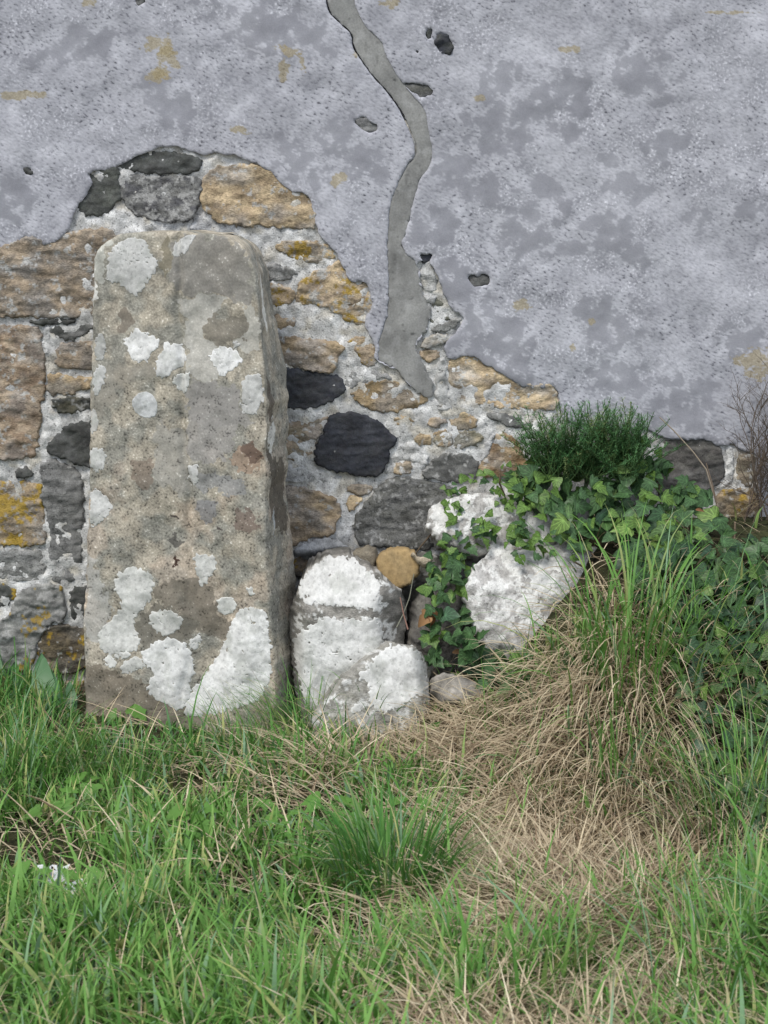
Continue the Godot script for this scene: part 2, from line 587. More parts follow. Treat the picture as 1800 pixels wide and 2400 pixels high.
	for j in h:
		var v := SU.position.y + j
		var rowset := []
		for q in films.size():
			if v > boxes[q].position.y and v < boxes[q].end.y: rowset.append(q)
		for i in w:
			var u := SU.position.x + i
			var b := bg.get_noise_2d(u, v)
			var m := md.get_noise_2d(u, v)
			var f := fi.get_noise_2d(u, v)
			var tn := tonal.get_noise_2d(u, v)
			var sp := r.randf() - 0.5
			var k := 1.0 + 0.18 * m + 0.17 * f + sp * 0.16 + 0.16 * b
			var warm := sstep(-0.3, 0.3, tn)
			var c := Vector3(138, 136, 127).lerp(Vector3(159, 152, 138), warm)
			c = c.lerp(Vector3(156, 138, 122), sstep(0.05, 0.35, b) * sstep(950, 1150, v) * 0.4)
			var hh := 120.0 + 75.0 * m + 60.0 * f + sp * 40.0
			var px := Vector2(u + wx.get_noise_2d(u, v) * 16.0, v + wy.get_noise_2d(u, v) * 16.0)
			for q in rowset:
				if boxes[q].has_point(px) and Geometry2D.is_point_in_polygon(px, films[q][0]):
					var fc: Color = films[q][1]
					var amt: float = films[q][2]
					c = c.lerp(Vector3(fc.r8, fc.g8, fc.b8), amt)
					k = lerpf(k, 1.0 + 0.05 * m + 0.04 * f + sp * 0.05 + 0.06 * b, 0.65)
					hh = lerpf(hh, 135.0 + 20.0 * m, 0.6)
			if f + m * 0.8 < -0.66 and v > 900: k *= 0.72
			if f + 0.6 * m > 0.80: c = c.lerp(Vector3(205, 203, 196), 0.6)
			var at := j * w + i
			col[at * 3] = clampi(int(c.x * k), 0, 255)
			col[at * 3 + 1] = clampi(int(c.y * k), 0, 255)
			col[at * 3 + 2] = clampi(int(c.z * k), 0, 255)
			hgt[at] = clampi(int(hh), 0, 255)
	return [ImageTexture.create_from_image(Image.create_from_data(w, h, false, Image.FORMAT_RGB8, col)), ImageTexture.create_from_image(Image.create_from_data(w, h, false, Image.FORMAT_L8, hgt))]

func make_materials() -> void:
	var sand := grain(101, 512, 0.20, 0.014, 0.60, 0.34, 0.30)
	var slate := grain(111, 512, 0.22, 0.015, 0.70, 0.26, 0.16)
	var mort := grain(121, 512, 0.20, 0.03, 0.42, 0.24, 0.0)
	var crust := grain(131, 512, 0.14, 0.03, 0.70, 0.10, 0.0)
	var soil := grain(141, 512, 0.05, 0.02, 0.20, 0.30, 0.0)
	stone_material("sandstone", sand, 0.50, 0.22, 0.95, Vector3(0.7, 1.3, 1))
	stone_material("slate", slate, 0.50, 0.16, 0.8)
	stone_material("mortar", mort, 0.50, 0.30, 0.97)
	stone_material("cement", grain(151, 512, 0.22, 0.012, 0.75, 0.13, 0.05), 0.7, 0.03, 0.92)
	stone_material("lichen", crust, 0.35, 0.02, 0.97)
	stone_material("soil", soil, 0.5, 1.0, 1.0)
	var pm := plaster_maps()
	var m := StandardMaterial3D.new()
	m.resource_name = "render"
	m.albedo_texture = pm[0]
	m.heightmap_enabled = true
	m.heightmap_texture = pm[1]
	m.heightmap_scale = 0.07
	m.roughness = 0.97
	m.metallic_specular = 0.25
	m.texture_repeat = false
	MAT["render"] = m
	var sm := post_maps()
	var s := StandardMaterial3D.new()
	s.resource_name = "post_stone"
	s.albedo_texture = sm[0]
	s.heightmap_enabled = true
	s.heightmap_texture = sm[1]
	s.heightmap_scale = 0.16
	s.roughness = 0.93
	s.metallic_specular = 0.25
	s.texture_repeat = false
	MAT["post"] = s
	leaf_material("grass", Color(1, 1, 1), 0.55, 0.55)
	leaf_material("straw", Color(1, 1, 1), 0.7, 0.35)
	leaf_material("twig", Color(1, 1, 1), 0.85, 0.0)
	leaf_material("leaf", Color(1, 1, 1), 0.42, 0.4)

# ------------------------------------------------------------------ main
func _ready() -> void:
	var cam := Camera3D.new()
	cam.name = "camera"
	add_child(cam)
	cam.look_at_from_position(EYE, AIM)
	cam.fov = rad_to_deg(2.0 * atan(1200.0 / REACH))
	cam.near = 0.05
	cam.far = 200.0
	cam.current = true
	var optics := CameraAttributesPhysical.new()
	optics.frustum_focal_length = 12.0 / (1200.0 / REACH)
	optics.frustum_focus_distance = 4.45
	optics.exposure_aperture = 7.0
	cam.attributes = optics
	var env := Environment.new()
	var sky := Sky.new()
	var sm := ProceduralSkyMaterial.new()
	sm.sky_top_color = Color(0.83, 0.86, 0.92)
	sm.sky_horizon_color = Color(0.80, 0.83, 0.87)
	sm.sky_curve = 0.3
	sm.ground_bottom_color = Color(0.20, 0.23, 0.16)
	sm.ground_horizon_color = Color(0.42, 0.45, 0.40)
	sky.sky_material = sm
	env.background_mode = Environment.BG_SKY
	env.sky = sky
	env.tonemap_mode = Environment.TONE_MAPPER_LINEAR
	env.tonemap_exposure = 1.74
	env.sdfgi_enabled = true
	env.ssao_enabled = true
	env.ssil_enabled = true
	var we := WorldEnvironment.new()
	we.name = "world_environment"
	we.environment = env
	add_child(we)
	var sun := DirectionalLight3D.new()
	sun.name = "sun"
	sun.light_energy = 0.5
	sun.light_angular_distance = 20.0
	sun.light_color = Color(1.0, 0.98, 0.95)
	sun.shadow_enabled = true
	add_child(sun)
	sun.look_at_from_position(Vector3(-1.6, 4.2, 2.4), Vector3.ZERO)

	fwd = (AIM - EYE).normalized()
	upv = Vector3(0, -fwd.z, fwd.y)
	rng.seed = 20240
	nz = {"edge": fnl(1, 0.045, 3), "rough": fnl(2, 0.012, 4), "mott": fnl(3, 0.02, 4), "fine": fnl(4, 0.07, 3), "speck": fnl(5, 0.09, 2), "chip": fnl(6, 0.018, 3, FastNoiseLite.TYPE_CELLULAR), "yel": fnl(7, 0.014, 3), "big": fnl(8, 0.004, 3)}
	nz["chip"].cellular_return_type = FastNoiseLite.RETURN_DISTANCE2_SUB
	make_materials()
	var t0 := Time.get_ticks_msec()
	build_ground()
	build_wall()
	print("wall ", Time.get_ticks_msec() - t0)
	build_post()
	build_rocks()
	print("rocks ", Time.get_ticks_msec() - t0)
	build_ivy()
	build_bush()
	build_twigs()
	print("plants ", Time.get_ticks_msec() - t0)
	build_grass()
	build_small()
	print("done ", Time.get_ticks_msec() - t0)

# ------------------------------------------------------------------ ground
func build_ground() -> void:
	var xs := PackedFloat32Array()
	var zs := PackedFloat32Array()
	for k in [-40.0, -20.0, -10.0, -6.0, -4.0, -3.0, -2.4]: xs.append(k)
	for i in 141: xs.append(-2.0 + i * (4.0 / 140))
	for k in [2.4, 3.0, 4.0, 6.0, 10.0, 20.0, 40.0]: xs.append(k)
	for k in [-30.0, -10.0, -3.0, -1.0, -0.3]: zs.append(k)
	for i in 91: zs.append(-0.1 + i * 0.03)
	for k in [2.9, 3.4, 4.2, 5.5, 8.0, 12.0, 20.0, 40.0]: zs.append(k)
	var vs := PackedVector3Array()
	var cs := PackedColorArray()
	var ix := PackedInt32Array()
	var n := fnl(51, 4.0, 3)
	for z in zs:
		for x in xs:
			vs.append(Vector3(x, ground_y(x, z) + 0.008 * n.get_noise_2d(x, z), z))
			var k := 0.5 + 0.5 * n.get_noise_2d(x * 0.6 + 9.0, z * 0.6)
			cs.append(Color(0.060, 0.050, 0.030).lerp(Color(0.045, 0.060, 0.022), k))
	var w := xs.size()
	for j in zs.size() - 1:
		for i in w - 1:
			var a := j * w + i
			ix.append_array([a, a + w, a + 1, a + 1, a + w, a + w + 1])
	for i in range(0, ix.size(), 3):
		var tmp := ix[i + 1]
		ix[i + 1] = ix[i + 2]
		ix[i + 2] = tmp
	var o := part("ground", commit(vs, cs, PackedVector2Array(), ix), MAT.soil, self)
	tag(o, "", "", "", "structure")

# ------------------------------------------------------------------ the wall
const TAN := Color(0.37, 0.285, 0.185)
const TAN2 := Color(0.50, 0.395, 0.255)
const BROWN := Color(0.25, 0.21, 0.165)
const BROWN2 := Color(0.35, 0.28, 0.205)
const OCHRE := Color(0.36, 0.24, 0.035)
const BLACK := Color(0.042, 0.045, 0.055)
const DARK := Color(0.068, 0.071, 0.066)
const GREY := Color(0.155, 0.155, 0.148)
const PALE := Color(0.36, 0.36, 0.345)
const MORT := Color(0.40, 0.40, 0.395)

func box_of(p: PackedVector2Array, grow: float) -> Rect2:
	var lo := Vector2(1e9, 1e9)
	var hi := Vector2(-1e9, -1e9)
	for q in p:
		lo = lo.min(q)
		hi = hi.max(q)
	return Rect2(lo - Vector2(grow, grow), hi - lo + Vector2(grow, grow) * 2.0)

var wall_frame := [AIM, Vector3(0, 0, 1), Vector3(1, 0, 0), Vector3(0, 1, 0), 900.0, 1200.0]

# proud: how far the face stands out (m); a, b: the two colours; film: pale lichen film share; yel: yellow lichen share
func wall_stone(parent: Node3D, called: String, p: PackedVector2Array, proud: float, a: Color, b: Color, mat: String, film := 0.0, yel := 0.0, step := 3.5, round_ := 5.0, back := -0.05) -> MeshInstance3D:
	var bx := box_of(p, 8.0)
	var off := rng.randf() * 900.0
	var tu := rng.randf_range(-0.00003, 0.00003)
	var tv := rng.randf_range(-0.00003, 0.00002)
	var cu := bx.get_center().x
	var cv := bx.get_center().y
	var eN: FastNoiseLite = nz.edge
	var rN: FastNoiseLite = nz.rough
	var cN: FastNoiseLite = nz.chip
	var mN: FastNoiseLite = nz.mott
	var fN: FastNoiseLite = nz.fine
	var yN: FastNoiseLite = nz.yel
	var sN: FastNoiseLite = nz.speck
	var tone := rng.randf_range(0.9, 1.1)
	var facet := rng.randf_range(-0.010, 0.012)
	var dist := func(u: float, v: float) -> float: return sdf(p, u, v) + 2.5 + eN.get_noise_2d(u + off, v) * 7.0
	var hf := func(u: float, v: float, d: float) -> float:
		var e := clampf(d / round_, 0.0, 1.0)
		var f := sqrt(1.0 - (1.0 - e) * (1.0 - e))
		return -0.002 + (proud * 0.4 + 0.010) * f + (tu * (u - cu) + tv * (v - cv)) * f * 1.5 + (rN.get_noise_2d(u * 0.5 + off, v * 0.9) * 0.003 + 0.005 * terr(rN.get_noise_2d(u * 0.55 + off, v * 1.5 + 31.0), 7.0) + facet * absf(mN.get_noise_2d(u * 0.35 + off, v * 0.6)) + 0.0025 * terr(mN.get_noise_2d(u * 0.9 + off, v * 2.2), 4.0) + fN.get_noise_2d(u, v * 1.5 + off) * 0.0012) * f
	var cf := func(u: float, v: float, _d: float) -> Color:
		var m := mN.get_noise_2d(u + off, v * 1.6)
		var c := a.lerp(b, sstep(-0.35, 0.35, m))
		c = c * tone * (1.0 + 0.30 * fN.get_noise_2d(u + off, v * 1.5) + 0.35 * rN.get_noise_2d(u + off, v * 2.0 + 77.0))
		var gr := rN.get_noise_2d(u * 0.6 + 500.0, v * 0.8 + off)
		c = c.lerp(Color(c.g, c.g, c.g) * 0.95, sstep(-0.1, 0.4, gr) * 0.5)
		var smear := sstep(0.47 - film, 0.53 - film, yN.get_noise_2d(u * 1.6, v * 1.6 + off) + 0.6 * fN.get_noise_2d(u * 1.3, v * 1.3))
		if mat == "sandstone" or film > 0.0: c = c.lerp(Color(0.44, 0.44, 0.425) if mat == "sandstone" else Color(0.33, 0.33, 0.32), smear * 0.85)
		if yel > 0.0:
			var k2 := sstep(0.45 - yel, 0.55 - yel, yN.get_noise_2d(u + off * 2.0, v) + 0.5 * fN.get_noise_2d(u + 50.0, v))
			c = c.lerp(OCHRE, k2 * 0.85)
		if sN.get_noise_2d(u + off, v) > 0.80: c = c.lerp(Color(0.5, 0.5, 0.48), 0.6)
		c.a = 1.0
		return c * 1.28
	var mesh := slab(bx.position, bx.end, step, wall_frame, dist, hf, cf, back)
	return part(called, mesh, MAT[mat], parent)

func build_wall() -> void:
	face = wall_frame
	var wall := thing("stone_wall", Vector3(0, -0.1, 0), "old rubble stone wall with flaking grey render and an exposed patch of masonry", "wall")
	var K := 700.0 / 1659.0
	# core of the wall, beyond the frame as well
	var core := BoxMesh.new()
	core.size = Vector3(9, 4.4, 0.5)
	var co := part("masonry_core", core, MAT.cement, wall)
	co.position += Vector3(0, 1.9, -0.272)
	# mortar bed
	var mN: FastNoiseLite = nz.mott
	var fN: FastNoiseLite = nz.fine
	var bN: FastNoiseLite = nz.big
	var eN: FastNoiseLite = nz.edge
	var rN: FastNoiseLite = nz.rough
	var yN: FastNoiseLite = nz.yel
	var lump := fnl(61, 0.028, 3)
	var mdist := func(u: float, v: float) -> float: return minf(minf(u + 520.0, 2320.0 - u), minf(v - 300.0, 1900.0 - v))
	var mh := func(u: float, v: float, _d: float) -> float:
		return 0.0085 + 0.007 * lump.get_noise_2d(u, v) + 0.004 * bN.get_noise_2d(u * 2.0, v) + 0.003 * fN.get_noise_2d(u, v)
	var mc := func(u: float, v: float, _d: float) -> Color:
		var k := sstep(-0.3, 0.35, mN.get_noise_2d(u * 0.6, v * 0.6))
		var c := Color(0.46, 0.46, 0.45).lerp(Color(0.66, 0.66, 0.65), k)
		c = c.lerp(Color(0.50, 0.45, 0.35), 0.5 * sstep(0.1, 0.4, yN.get_noise_2d(u, v + 300.0)))
		c = c * (1.0 + 0.3 * fN.get_noise_2d(u + 30.0, v)) * 1.28
		c.a = 1.0
		return c
	var bed := part("mortar", slab(Vector2(-530, 290), Vector2(2330, 1910), 7.0, wall_frame, mdist, mh, mc, -0.02), MAT.mortar, wall)
	# stones: name, outline, scale, ou, ov, proud, colours, material, film, yellow
	var S := [
		["stone", [490, 240, 560, 220, 640, 205, 668, 235, 665, 300, 682, 360, 675, 400, 640, 430, 600, 475, 560, 487, 460, 487, 422, 435, 475, 375, 500, 300], K, 0, 300, 0.006, DARK, Color(0.09, 0.095, 0.085), "slate", 0.0, 0.0],
		["stone", [655, 205, 740, 160, 830, 130, 920, 125, 1050, 148, 1120, 168, 1132, 205, 1100, 243, 1000, 260, 880, 257, 780, 247, 690, 237], K, 0, 300, 0.012, DARK, Color(0.10, 0.105, 0.10), "slate", 0.0, 0.0],
		["stone", [670, 262, 760, 252, 900, 270, 1080, 265, 1125, 290, 1125, 350, 1110, 420, 1090, 480, 1040, 522, 900, 522, 800, 500, 720, 460, 680, 400, 668, 330], K, 0, 300, 0.012, GREY, Color(0.09, 0.09, 0.095), "mortar", 0.42, 0.0],
		["stone", [485, 399, 515, 391, 570, 384, 630, 384, 655, 408, 695, 440, 728, 458, 742, 490, 744, 532, 700, 537, 650, 534, 590, 527, 540, 529, 505, 517, 480, 492, 470, 460, 476, 425], 1.0, 0, 0, 0.016, TAN2, TAN, "sandstone", 0.0, 0.0],
		["stone", [-60, 592, 45, 562, 75, 546, 108, 566, 150, 546, 200, 537, 285, 535, 285, 738, 150, 744, 70, 744, -60, 738], 1.0, 0, 0, 0.017, BROWN, BROWN2, "sandstone", 0.10, 0.0],
		["stone", [70, 750, 120, 747, 178, 746, 174, 758, 85, 762], 1.0, 0, 0, 0.022, Color(0.05, 0.05, 0.045), DARK, "slate", 0.0, 0.0],
		["stone", [-60, 764, 68, 762, 92, 766, 101, 777, 103, 825, 109, 842, 108, 925, 98, 945, 95, 1020, 90, 1058, 72, 1076, -60, 1073], 1.0, 0, 0, 0.018, BROWN2, Color(0.25, 0.185, 0.13), "sandstone", 0.0, 0.0],
		["stone", [118, 764, 170, 761, 222, 760, 220, 772, 186, 792, 169, 797, 139, 793, 121, 783], 1.0, 0, 0, 0.012, DARK, GREY, "slate", 0.0, 0.0],
		["stone", [137, 804, 177, 801, 240, 794, 240, 865, 177, 865, 129, 857], 1.0, 0, 0, 0.013, BROWN2, BROWN, "sandstone", 0.0, 0.0],
		["stone", [111, 874, 139, 875, 186, 885, 235, 883, 230, 908, 186, 913, 177, 923, 111, 926], 1.0, 0, 0, 0.014, TAN, TAN2, "sandstone", 0.0, 0.0],
		["stone", [127, 934, 169, 928, 230, 934, 230, 954, 169, 968, 144, 968, 122, 950], 1.0, 0, 0, 0.010, Color(0.10, 0.095, 0.07), DARK, "slate", 0.08, 0.0],
		["stone", [108, 1052, 127, 1027, 160, 995, 186, 987, 235, 984, 235, 1104, 169, 1081, 127, 1065], 1.0, 0, 0, 0.014, DARK, Color(0.085, 0.087, 0.085), "slate", 0.0, 0.0],
		["stone", [-60, 1124, 51, 1126, 93, 1128, 101, 1138, 96, 1162, 104, 1187, 110, 1212, 114, 1254, 110, 1276, 63, 1279, -60, 1276], 1.0, 0, 0, 0.014, BROWN, TAN, "sandstone", 0.06, 0.42],
		["stone", [34, 1103, 63, 1092, 86, 1108, 76, 1117, 38, 1115], 1.0, 0, 0, 0.016, DARK, GREY, "slate", 0.0, 0.0],
		["stone", [42, 1385, 84, 1366, 143, 1368, 154, 1406, 157, 1444, 148, 1457, 122, 1453, 88, 1508, 84, 1550, 59, 1573, 25, 1569, -60, 1550, -60, 1482, 25, 1440], 1.0, 0, 0, 0.016, Color(0.20, 0.20, 0.19), Color(0.28, 0.28, 0.265), "slate", 0.25, 0.08],
		["stone", [-60, 1352, 21, 1362, 42, 1388, 25, 1421, -60, 1430], 1.0, 0, 0, 0.012, DARK, GREY, "slate", 0.0, 0.20],
		["stone", [163, 1373, 230, 1368, 230, 1466, 181, 1463, 167, 1446], 1.0, 0, 0, 0.008, DARK, Color(0.10, 0.10, 0.095), "slate", 0.0, 0.0],
		["stone", [103, 1472, 127, 1459, 186, 1467, 230, 1484, 230, 1555, 148, 1581, 97, 1556, 88, 1545, 92, 1510], 1.0, 0, 0, 0.016, Color(0.115, 0.095, 0.068), Color(0.16, 0.13, 0.085), "sandstone", 0.0, 0.18],
		["stone", [-60, 1582, 63, 1580, 150, 1597, 230, 1592, 230, 1665, -60, 1665], 1.0, 0, 0, 0.013, BROWN2, TAN, "sandstone", 0.0, 0.15],
		["stone", [642, 580, 663, 563, 714, 561, 760, 568, 796, 593, 786, 607, 739, 614, 706, 616, 676, 601], 1.0, 0, 0, 0.009, TAN, TAN2, "sandstone", 0.10, 0.24],
		["stone", [590, 622, 642, 618, 703, 635, 686, 656, 642, 658, 590, 655], 1.0, 0, 0, 0.011, PALE, GREY, "mortar", 0.2, 0.0],
		["stone", [590, 660, 646, 660, 686, 677, 693, 690, 682, 715, 590, 719], 1.0, 0, 0, 0.012, TAN, BROWN2, "sandstone", 0.1, 0.08],
		["stone", [697, 662, 727, 641, 769, 624, 798, 606, 817, 629, 830, 657, 838, 672, 855, 655, 870, 667, 874, 692, 884, 707, 864, 748, 862, 762, 826, 760, 790, 730, 739, 713, 691, 717, 695, 683], 1.0, 0, 0, 0.014, TAN2, BROWN2, "sandstone", 0.20, 0.12],
		["stone", [600, 737, 684, 737, 695, 762, 690, 771, 600, 767], 1.0, 0, 0, 0.010, BROWN2, TAN, "sandstone", 0.25, 0.0],
		["stone", [600, 791, 684, 787, 727, 793, 790, 799, 808, 816, 795, 838, 787, 868, 752, 872, 684, 860, 600, 848], 1.0, 0, 0, 0.016, BROWN2, TAN, "sandstone", 0.0, 0.0],
		["stone", [813, 791, 855, 785, 876, 804, 884, 833, 882, 854, 855, 860, 838, 831], 1.0, 0, 0, 0.010, TAN, BROWN2, "sandstone", 0.12, 0.08],
		["stone", [600, 848, 684, 859, 739, 873, 790, 878, 808, 893, 808, 926, 760, 948, 701, 960, 655, 953, 600, 930], 1.0, 0, 0, 0.016, BLACK, Color(0.06, 0.063, 0.07), "slate", 0.0, 0.0],
		["stone", [819, 919, 853, 895, 895, 888, 933, 892, 970, 906, 1010, 935, 980, 952, 938, 963, 904, 967, 862, 957, 836, 940], 1.0, 0, 0, 0.014, TAN, Color(0.30, 0.225, 0.13), "sandstone", 0.0, 0.0],
		["stone", [1049, 838, 1085, 824, 1118, 826, 1155, 852, 1200, 874, 1225, 894, 1258, 898, 1296, 890, 1306, 912, 1309, 950, 1300, 958, 1258, 961, 1150, 953, 1085, 940, 1052, 923, 1051, 880], 1.0, 0, 0, 0.016, TAN2, TAN, "sandstone", 0.0, 0.0],
		["stone", [777, 969, 798, 964, 836, 966, 887, 982, 912, 1011, 935, 1027, 917, 1049, 909, 1078, 896, 1109, 874, 1115, 811, 1109, 760, 1096, 740, 1080, 736, 1049, 755, 1019, 768, 985], 1.0, 0, 0, 0.030, BLACK, Color(0.052, 0.055, 0.064), "slate", 0.0, 0.0],
		["stone", [600, 981, 727, 990, 756, 974, 768, 979, 755, 1011, 738, 1044, 733, 1078, 600, 1080], 1.0, 0, 0, 0.012, Color(0.29, 0.245, 0.175), BROWN2, "sandstone", 0.1, 0.0],
		["stone", [914, 978, 946, 969, 968, 981, 972, 990, 950, 1001, 921, 993], 1.0, 0, 0, 0.009, TAN, TAN2, "sandstone", 0.0, 0.0],
		["stone", [992, 988, 1014, 979, 1043, 980, 1044, 990, 1018, 1003], 1.0, 0, 0, 0.009, TAN, BROWN2, "sandstone", 0.0, 0.0],
		["stone", [1047, 971, 1098, 964, 1114, 981, 1118, 1002, 1085, 1006, 1060, 1004], 1.0, 0, 0, 0.012, TAN, Color(0.31, 0.25, 0.16), "sandstone", 0.0, 0.0],
		["stone", [967, 1022, 988, 1013, 1012, 1023, 1012, 1041, 976, 1041], 1.0, 0, 0, 0.011, TAN, TAN2, "sandstone", 0.0, 0.0],
		["stone", [1018, 1011, 1047, 1003, 1061, 1011, 1061, 1049, 1026, 1047, 1016, 1032], 1.0, 0, 0, 0.011, Color(0.27, 0.24, 0.17), TAN, "sandstone", 0.05, 0.0],
		["stone", [1064, 1009, 1111, 1008, 1133, 1013, 1126, 1041, 1085, 1050, 1064, 1050], 1.0, 0, 0, 0.011, Color(0.24, 0.225, 0.165), Color(0.30, 0.26, 0.18), "sandstone", 0.05, 0.0],
		["stone", [1136, 963, 1191, 969, 1233, 980, 1254, 992, 1238, 1005, 1191, 999, 1144, 978], 1.0, 0, 0, 0.014, Color(0.10, 0.10, 0.095), GREY, "slate", 0.08, 0.0],
		["stone", [1157, 1016, 1184, 1012, 1212, 1028, 1226, 1062, 1240, 1105, 1184, 1118, 1125, 1114, 1120, 1091, 1142, 1070, 1151, 1036], 1.0, 0, 0, 0.018, TAN, Color(0.25, 0.165, 0.09), "sandstone", 0.0, 0.0],
		["stone", [921, 1088, 950, 1080, 968, 1087, 966, 1109, 938, 1110, 921, 1104], 1.0, 0, 0, 0.010, TAN, TAN2, "sandstone", 0.05, 0.0],
		["stone", [997, 1091, 1022, 1071, 1064, 1057, 1106, 1066, 1122, 1087, 1117, 1113, 1100, 1130, 1035, 1126, 984, 1117], 1.0, 0, 0, 0.014, Color(0.12, 0.12, 0.115), GREY, "slate", 0.12, 0.0],
		["stone", [910, 1116, 971, 1119, 1030, 1132, 1075, 1145, 1080, 1200, 1060, 1250, 1014, 1285, 967, 1286, 870, 1280, 832, 1271, 829, 1211, 855, 1177], 1.0, 0, 0, 0.024, Color(0.13, 0.13, 0.12), GREY, "mortar", 0.14, 0.0],
		["stone", [811, 1134, 853, 1135, 881, 1136, 863, 1160, 815, 1154], 1.0, 0, 0, 0.012, TAN, TAN2, "sandstone", 0.0, 0.0],
		["stone", [813, 1159, 857, 1163, 825, 1200, 811, 1186], 1.0, 0, 0, 0.012, TAN, TAN2, "sandstone", 0.0, 0.0],
		["stone", [610, 1137, 706, 1139, 760, 1154, 794, 1170, 799, 1198, 787, 1236, 778, 1254, 735, 1257, 701, 1272, 676, 1282, 610, 1280], 1.0, 0, 0, 0.018, BROWN2, TAN, "sandstone", 0.0, 0.0],
		["stone", [700, 1291, 756, 1291, 765, 1316, 730, 1312, 705, 1305], 1.0, 0, 0, 0.010, GREY, PALE, "slate", 0.1, 0.0],
		["stone", [766, 1292, 818, 1288, 832, 1300, 812, 1330, 770, 1325], 1.0, 0, 0, 0.014, Color(0.11, 0.11, 0.105), GREY, "slate", 0.1, 0.0],
		["stone", [660, 1302, 710, 1306, 752, 1320, 735, 1345, 660, 1350], 1.0, 0, 0, 0.018, BROWN, TAN, "sandstone", 0.0, 0.30],
		["stone", [1545, 1030, 1623, 1018, 1662, 1026, 1686, 1047, 1693, 1074, 1700, 1112, 1683, 1134, 1649, 1150, 1600, 1180, 1530, 1160], 1.0, 0, 0, 0.012, Color(0.085, 0.08, 0.075), Color(0.12, 0.115, 0.105), "slate", 0.0, 0.0],
		["stone", [1725, 1050, 1772, 1064, 1770, 1138, 1720, 1139, 1724, 1095], 1.0, 0, 0, 0.012, Color(0.30, 0.265, 0.20), Color(0.24, 0.20, 0.15), "sandstone", 0.1, 0.0],
		["stone", [1676, 1151, 1724, 1142, 1772, 1144, 1776, 1250, 1720, 1260, 1680, 1230], 1.0, 0, 0, 0.026, TAN, Color(0.24, 0.18, 0.10), "sandstone", 0.0, 0.05],
		# small stones in the gap beside the crack
		["stone", [1020, 690, 1045, 692, 1060, 716, 1080, 732, 1040, 752, 1000, 762, 1010, 728], 1.0, 0, 0, 0.006, Color(0.13, 0.13, 0.105), Color(0.17, 0.17, 0.14), "slate", 0.0, 0.0],
		["stone", [986, 797, 1014, 779, 1058, 787, 1048, 801, 1022, 815, 986, 813], 1.0, 0, 0, 0.014, Color(0.33, 0.30, 0.25), PALE, "sandstone", 0.15, 0.0],
		["stone", [1003, 775, 1040, 755, 1085, 742, 1072, 765, 1040, 776], 1.0, 0, 0, 0.017, PALE, GREY, "mortar", 0.2, 0.0],
		["stone", [984, 817, 1032, 820, 1025, 839, 1005, 848, 990, 840], 1.0, 0, 0, 0.010, TAN, BROWN2, "sandstone", 0.05, 0.0],
	]
	for s in S:
		wall_stone(wall, s[0], poly(s[1], s[2], s[3], s[4]), s[5], s[6], s[7], s[8], s[9], s[10])
	# lumps of pale mortar squeezed out between stones, and rough grey pointing
	var L := [
		[[982, 612, 1005, 612, 1024, 639, 1028, 669, 1016, 687, 992, 682, 985, 648], 0.018, Color(0.36, 0.36, 0.35)],
		[[990, 694, 1014, 686, 1024, 698, 1016, 714, 1000, 712], 0.018, Color(0.38, 0.38, 0.37)],
		[[1026, 842, 1042, 836, 1050, 850, 1050, 918, 1062, 932, 1066, 955, 1040, 968, 1022, 955, 1018, 900], 0.017, Color(0.36, 0.36, 0.35)],
		[[101, 768, 118, 760, 124, 775, 122, 795, 135, 800, 132, 830, 118, 838, 104, 826, 103, 800], 0.014, Color(0.48, 0.48, 0.47)],
		[[110, 1068, 165, 1090, 198, 1110, 200, 1180, 196, 1300, 196, 1360, 150, 1366, 100, 1362, 108, 1320, 118, 1280, 114, 1212, 92, 1162, 104, 1130, 90, 1100], 0.009, Color(0.17, 0.17, 0.165)],
		[[-60, 1284, 60, 1286, 110, 1290, 110, 1362, 40, 1362, -60, 1345], 0.006, Color(0.25, 0.25, 0.24)],
		[[475, 490, 500, 520, 520, 545, 470, 545, 440, 535, 462, 505], 0.005, Color(0.33, 0.33, 0.33)],
		[[640, 1085, 740, 1092, 800, 1118, 880, 1122, 860, 1132, 800, 1128, 700, 1130, 640, 1128], 0.006, Color(0.38, 0.38, 0.375)],
		[[920, 1060, 950, 1030, 985, 1050, 1010, 1075, 985, 1110, 970, 1080, 930, 1078, 905, 1110, 898, 1110], 0.008, Color(0.42, 0.42, 0.41)],
		[[1130, 1060, 1150, 1010, 1165, 1015, 1148, 1060, 1140, 1075, 1125, 1080], 0.018, Color(0.36, 0.36, 0.36)],
		[[800, 890, 820, 870, 860, 868, 900, 872, 930, 892, 895, 888, 850, 895, 822, 915], 0.010, Color(0.27, 0.27, 0.265)],
		[[1700, 1040, 1718, 1045, 1722, 1080, 1716, 1130, 1690, 1145, 1660, 1148, 1690, 1130, 1702, 1100], 0.016, Color(0.62, 0.62, 0.60)],
		[[1255, 985, 1280, 975, 1300, 1000, 1270, 1030, 1220, 1020, 1180, 1008, 1230, 1008], 0.006, Color(0.58, 0.58, 0.56)],
		[[860, 640, 880, 690, 882, 720, 868, 750, 862, 770, 876, 792, 886, 790, 905, 740, 905, 660], 0.019, Color(0.42, 0.42, 0.42)],
	]
	for s in L:
		var c: Color = s[2]
		wall_stone(bed, "mortar_lump", poly(s[0]), s[1] * 0.8, c * 1.25, c, "mortar", -1.0, 0.0, 4.0, 9.0)
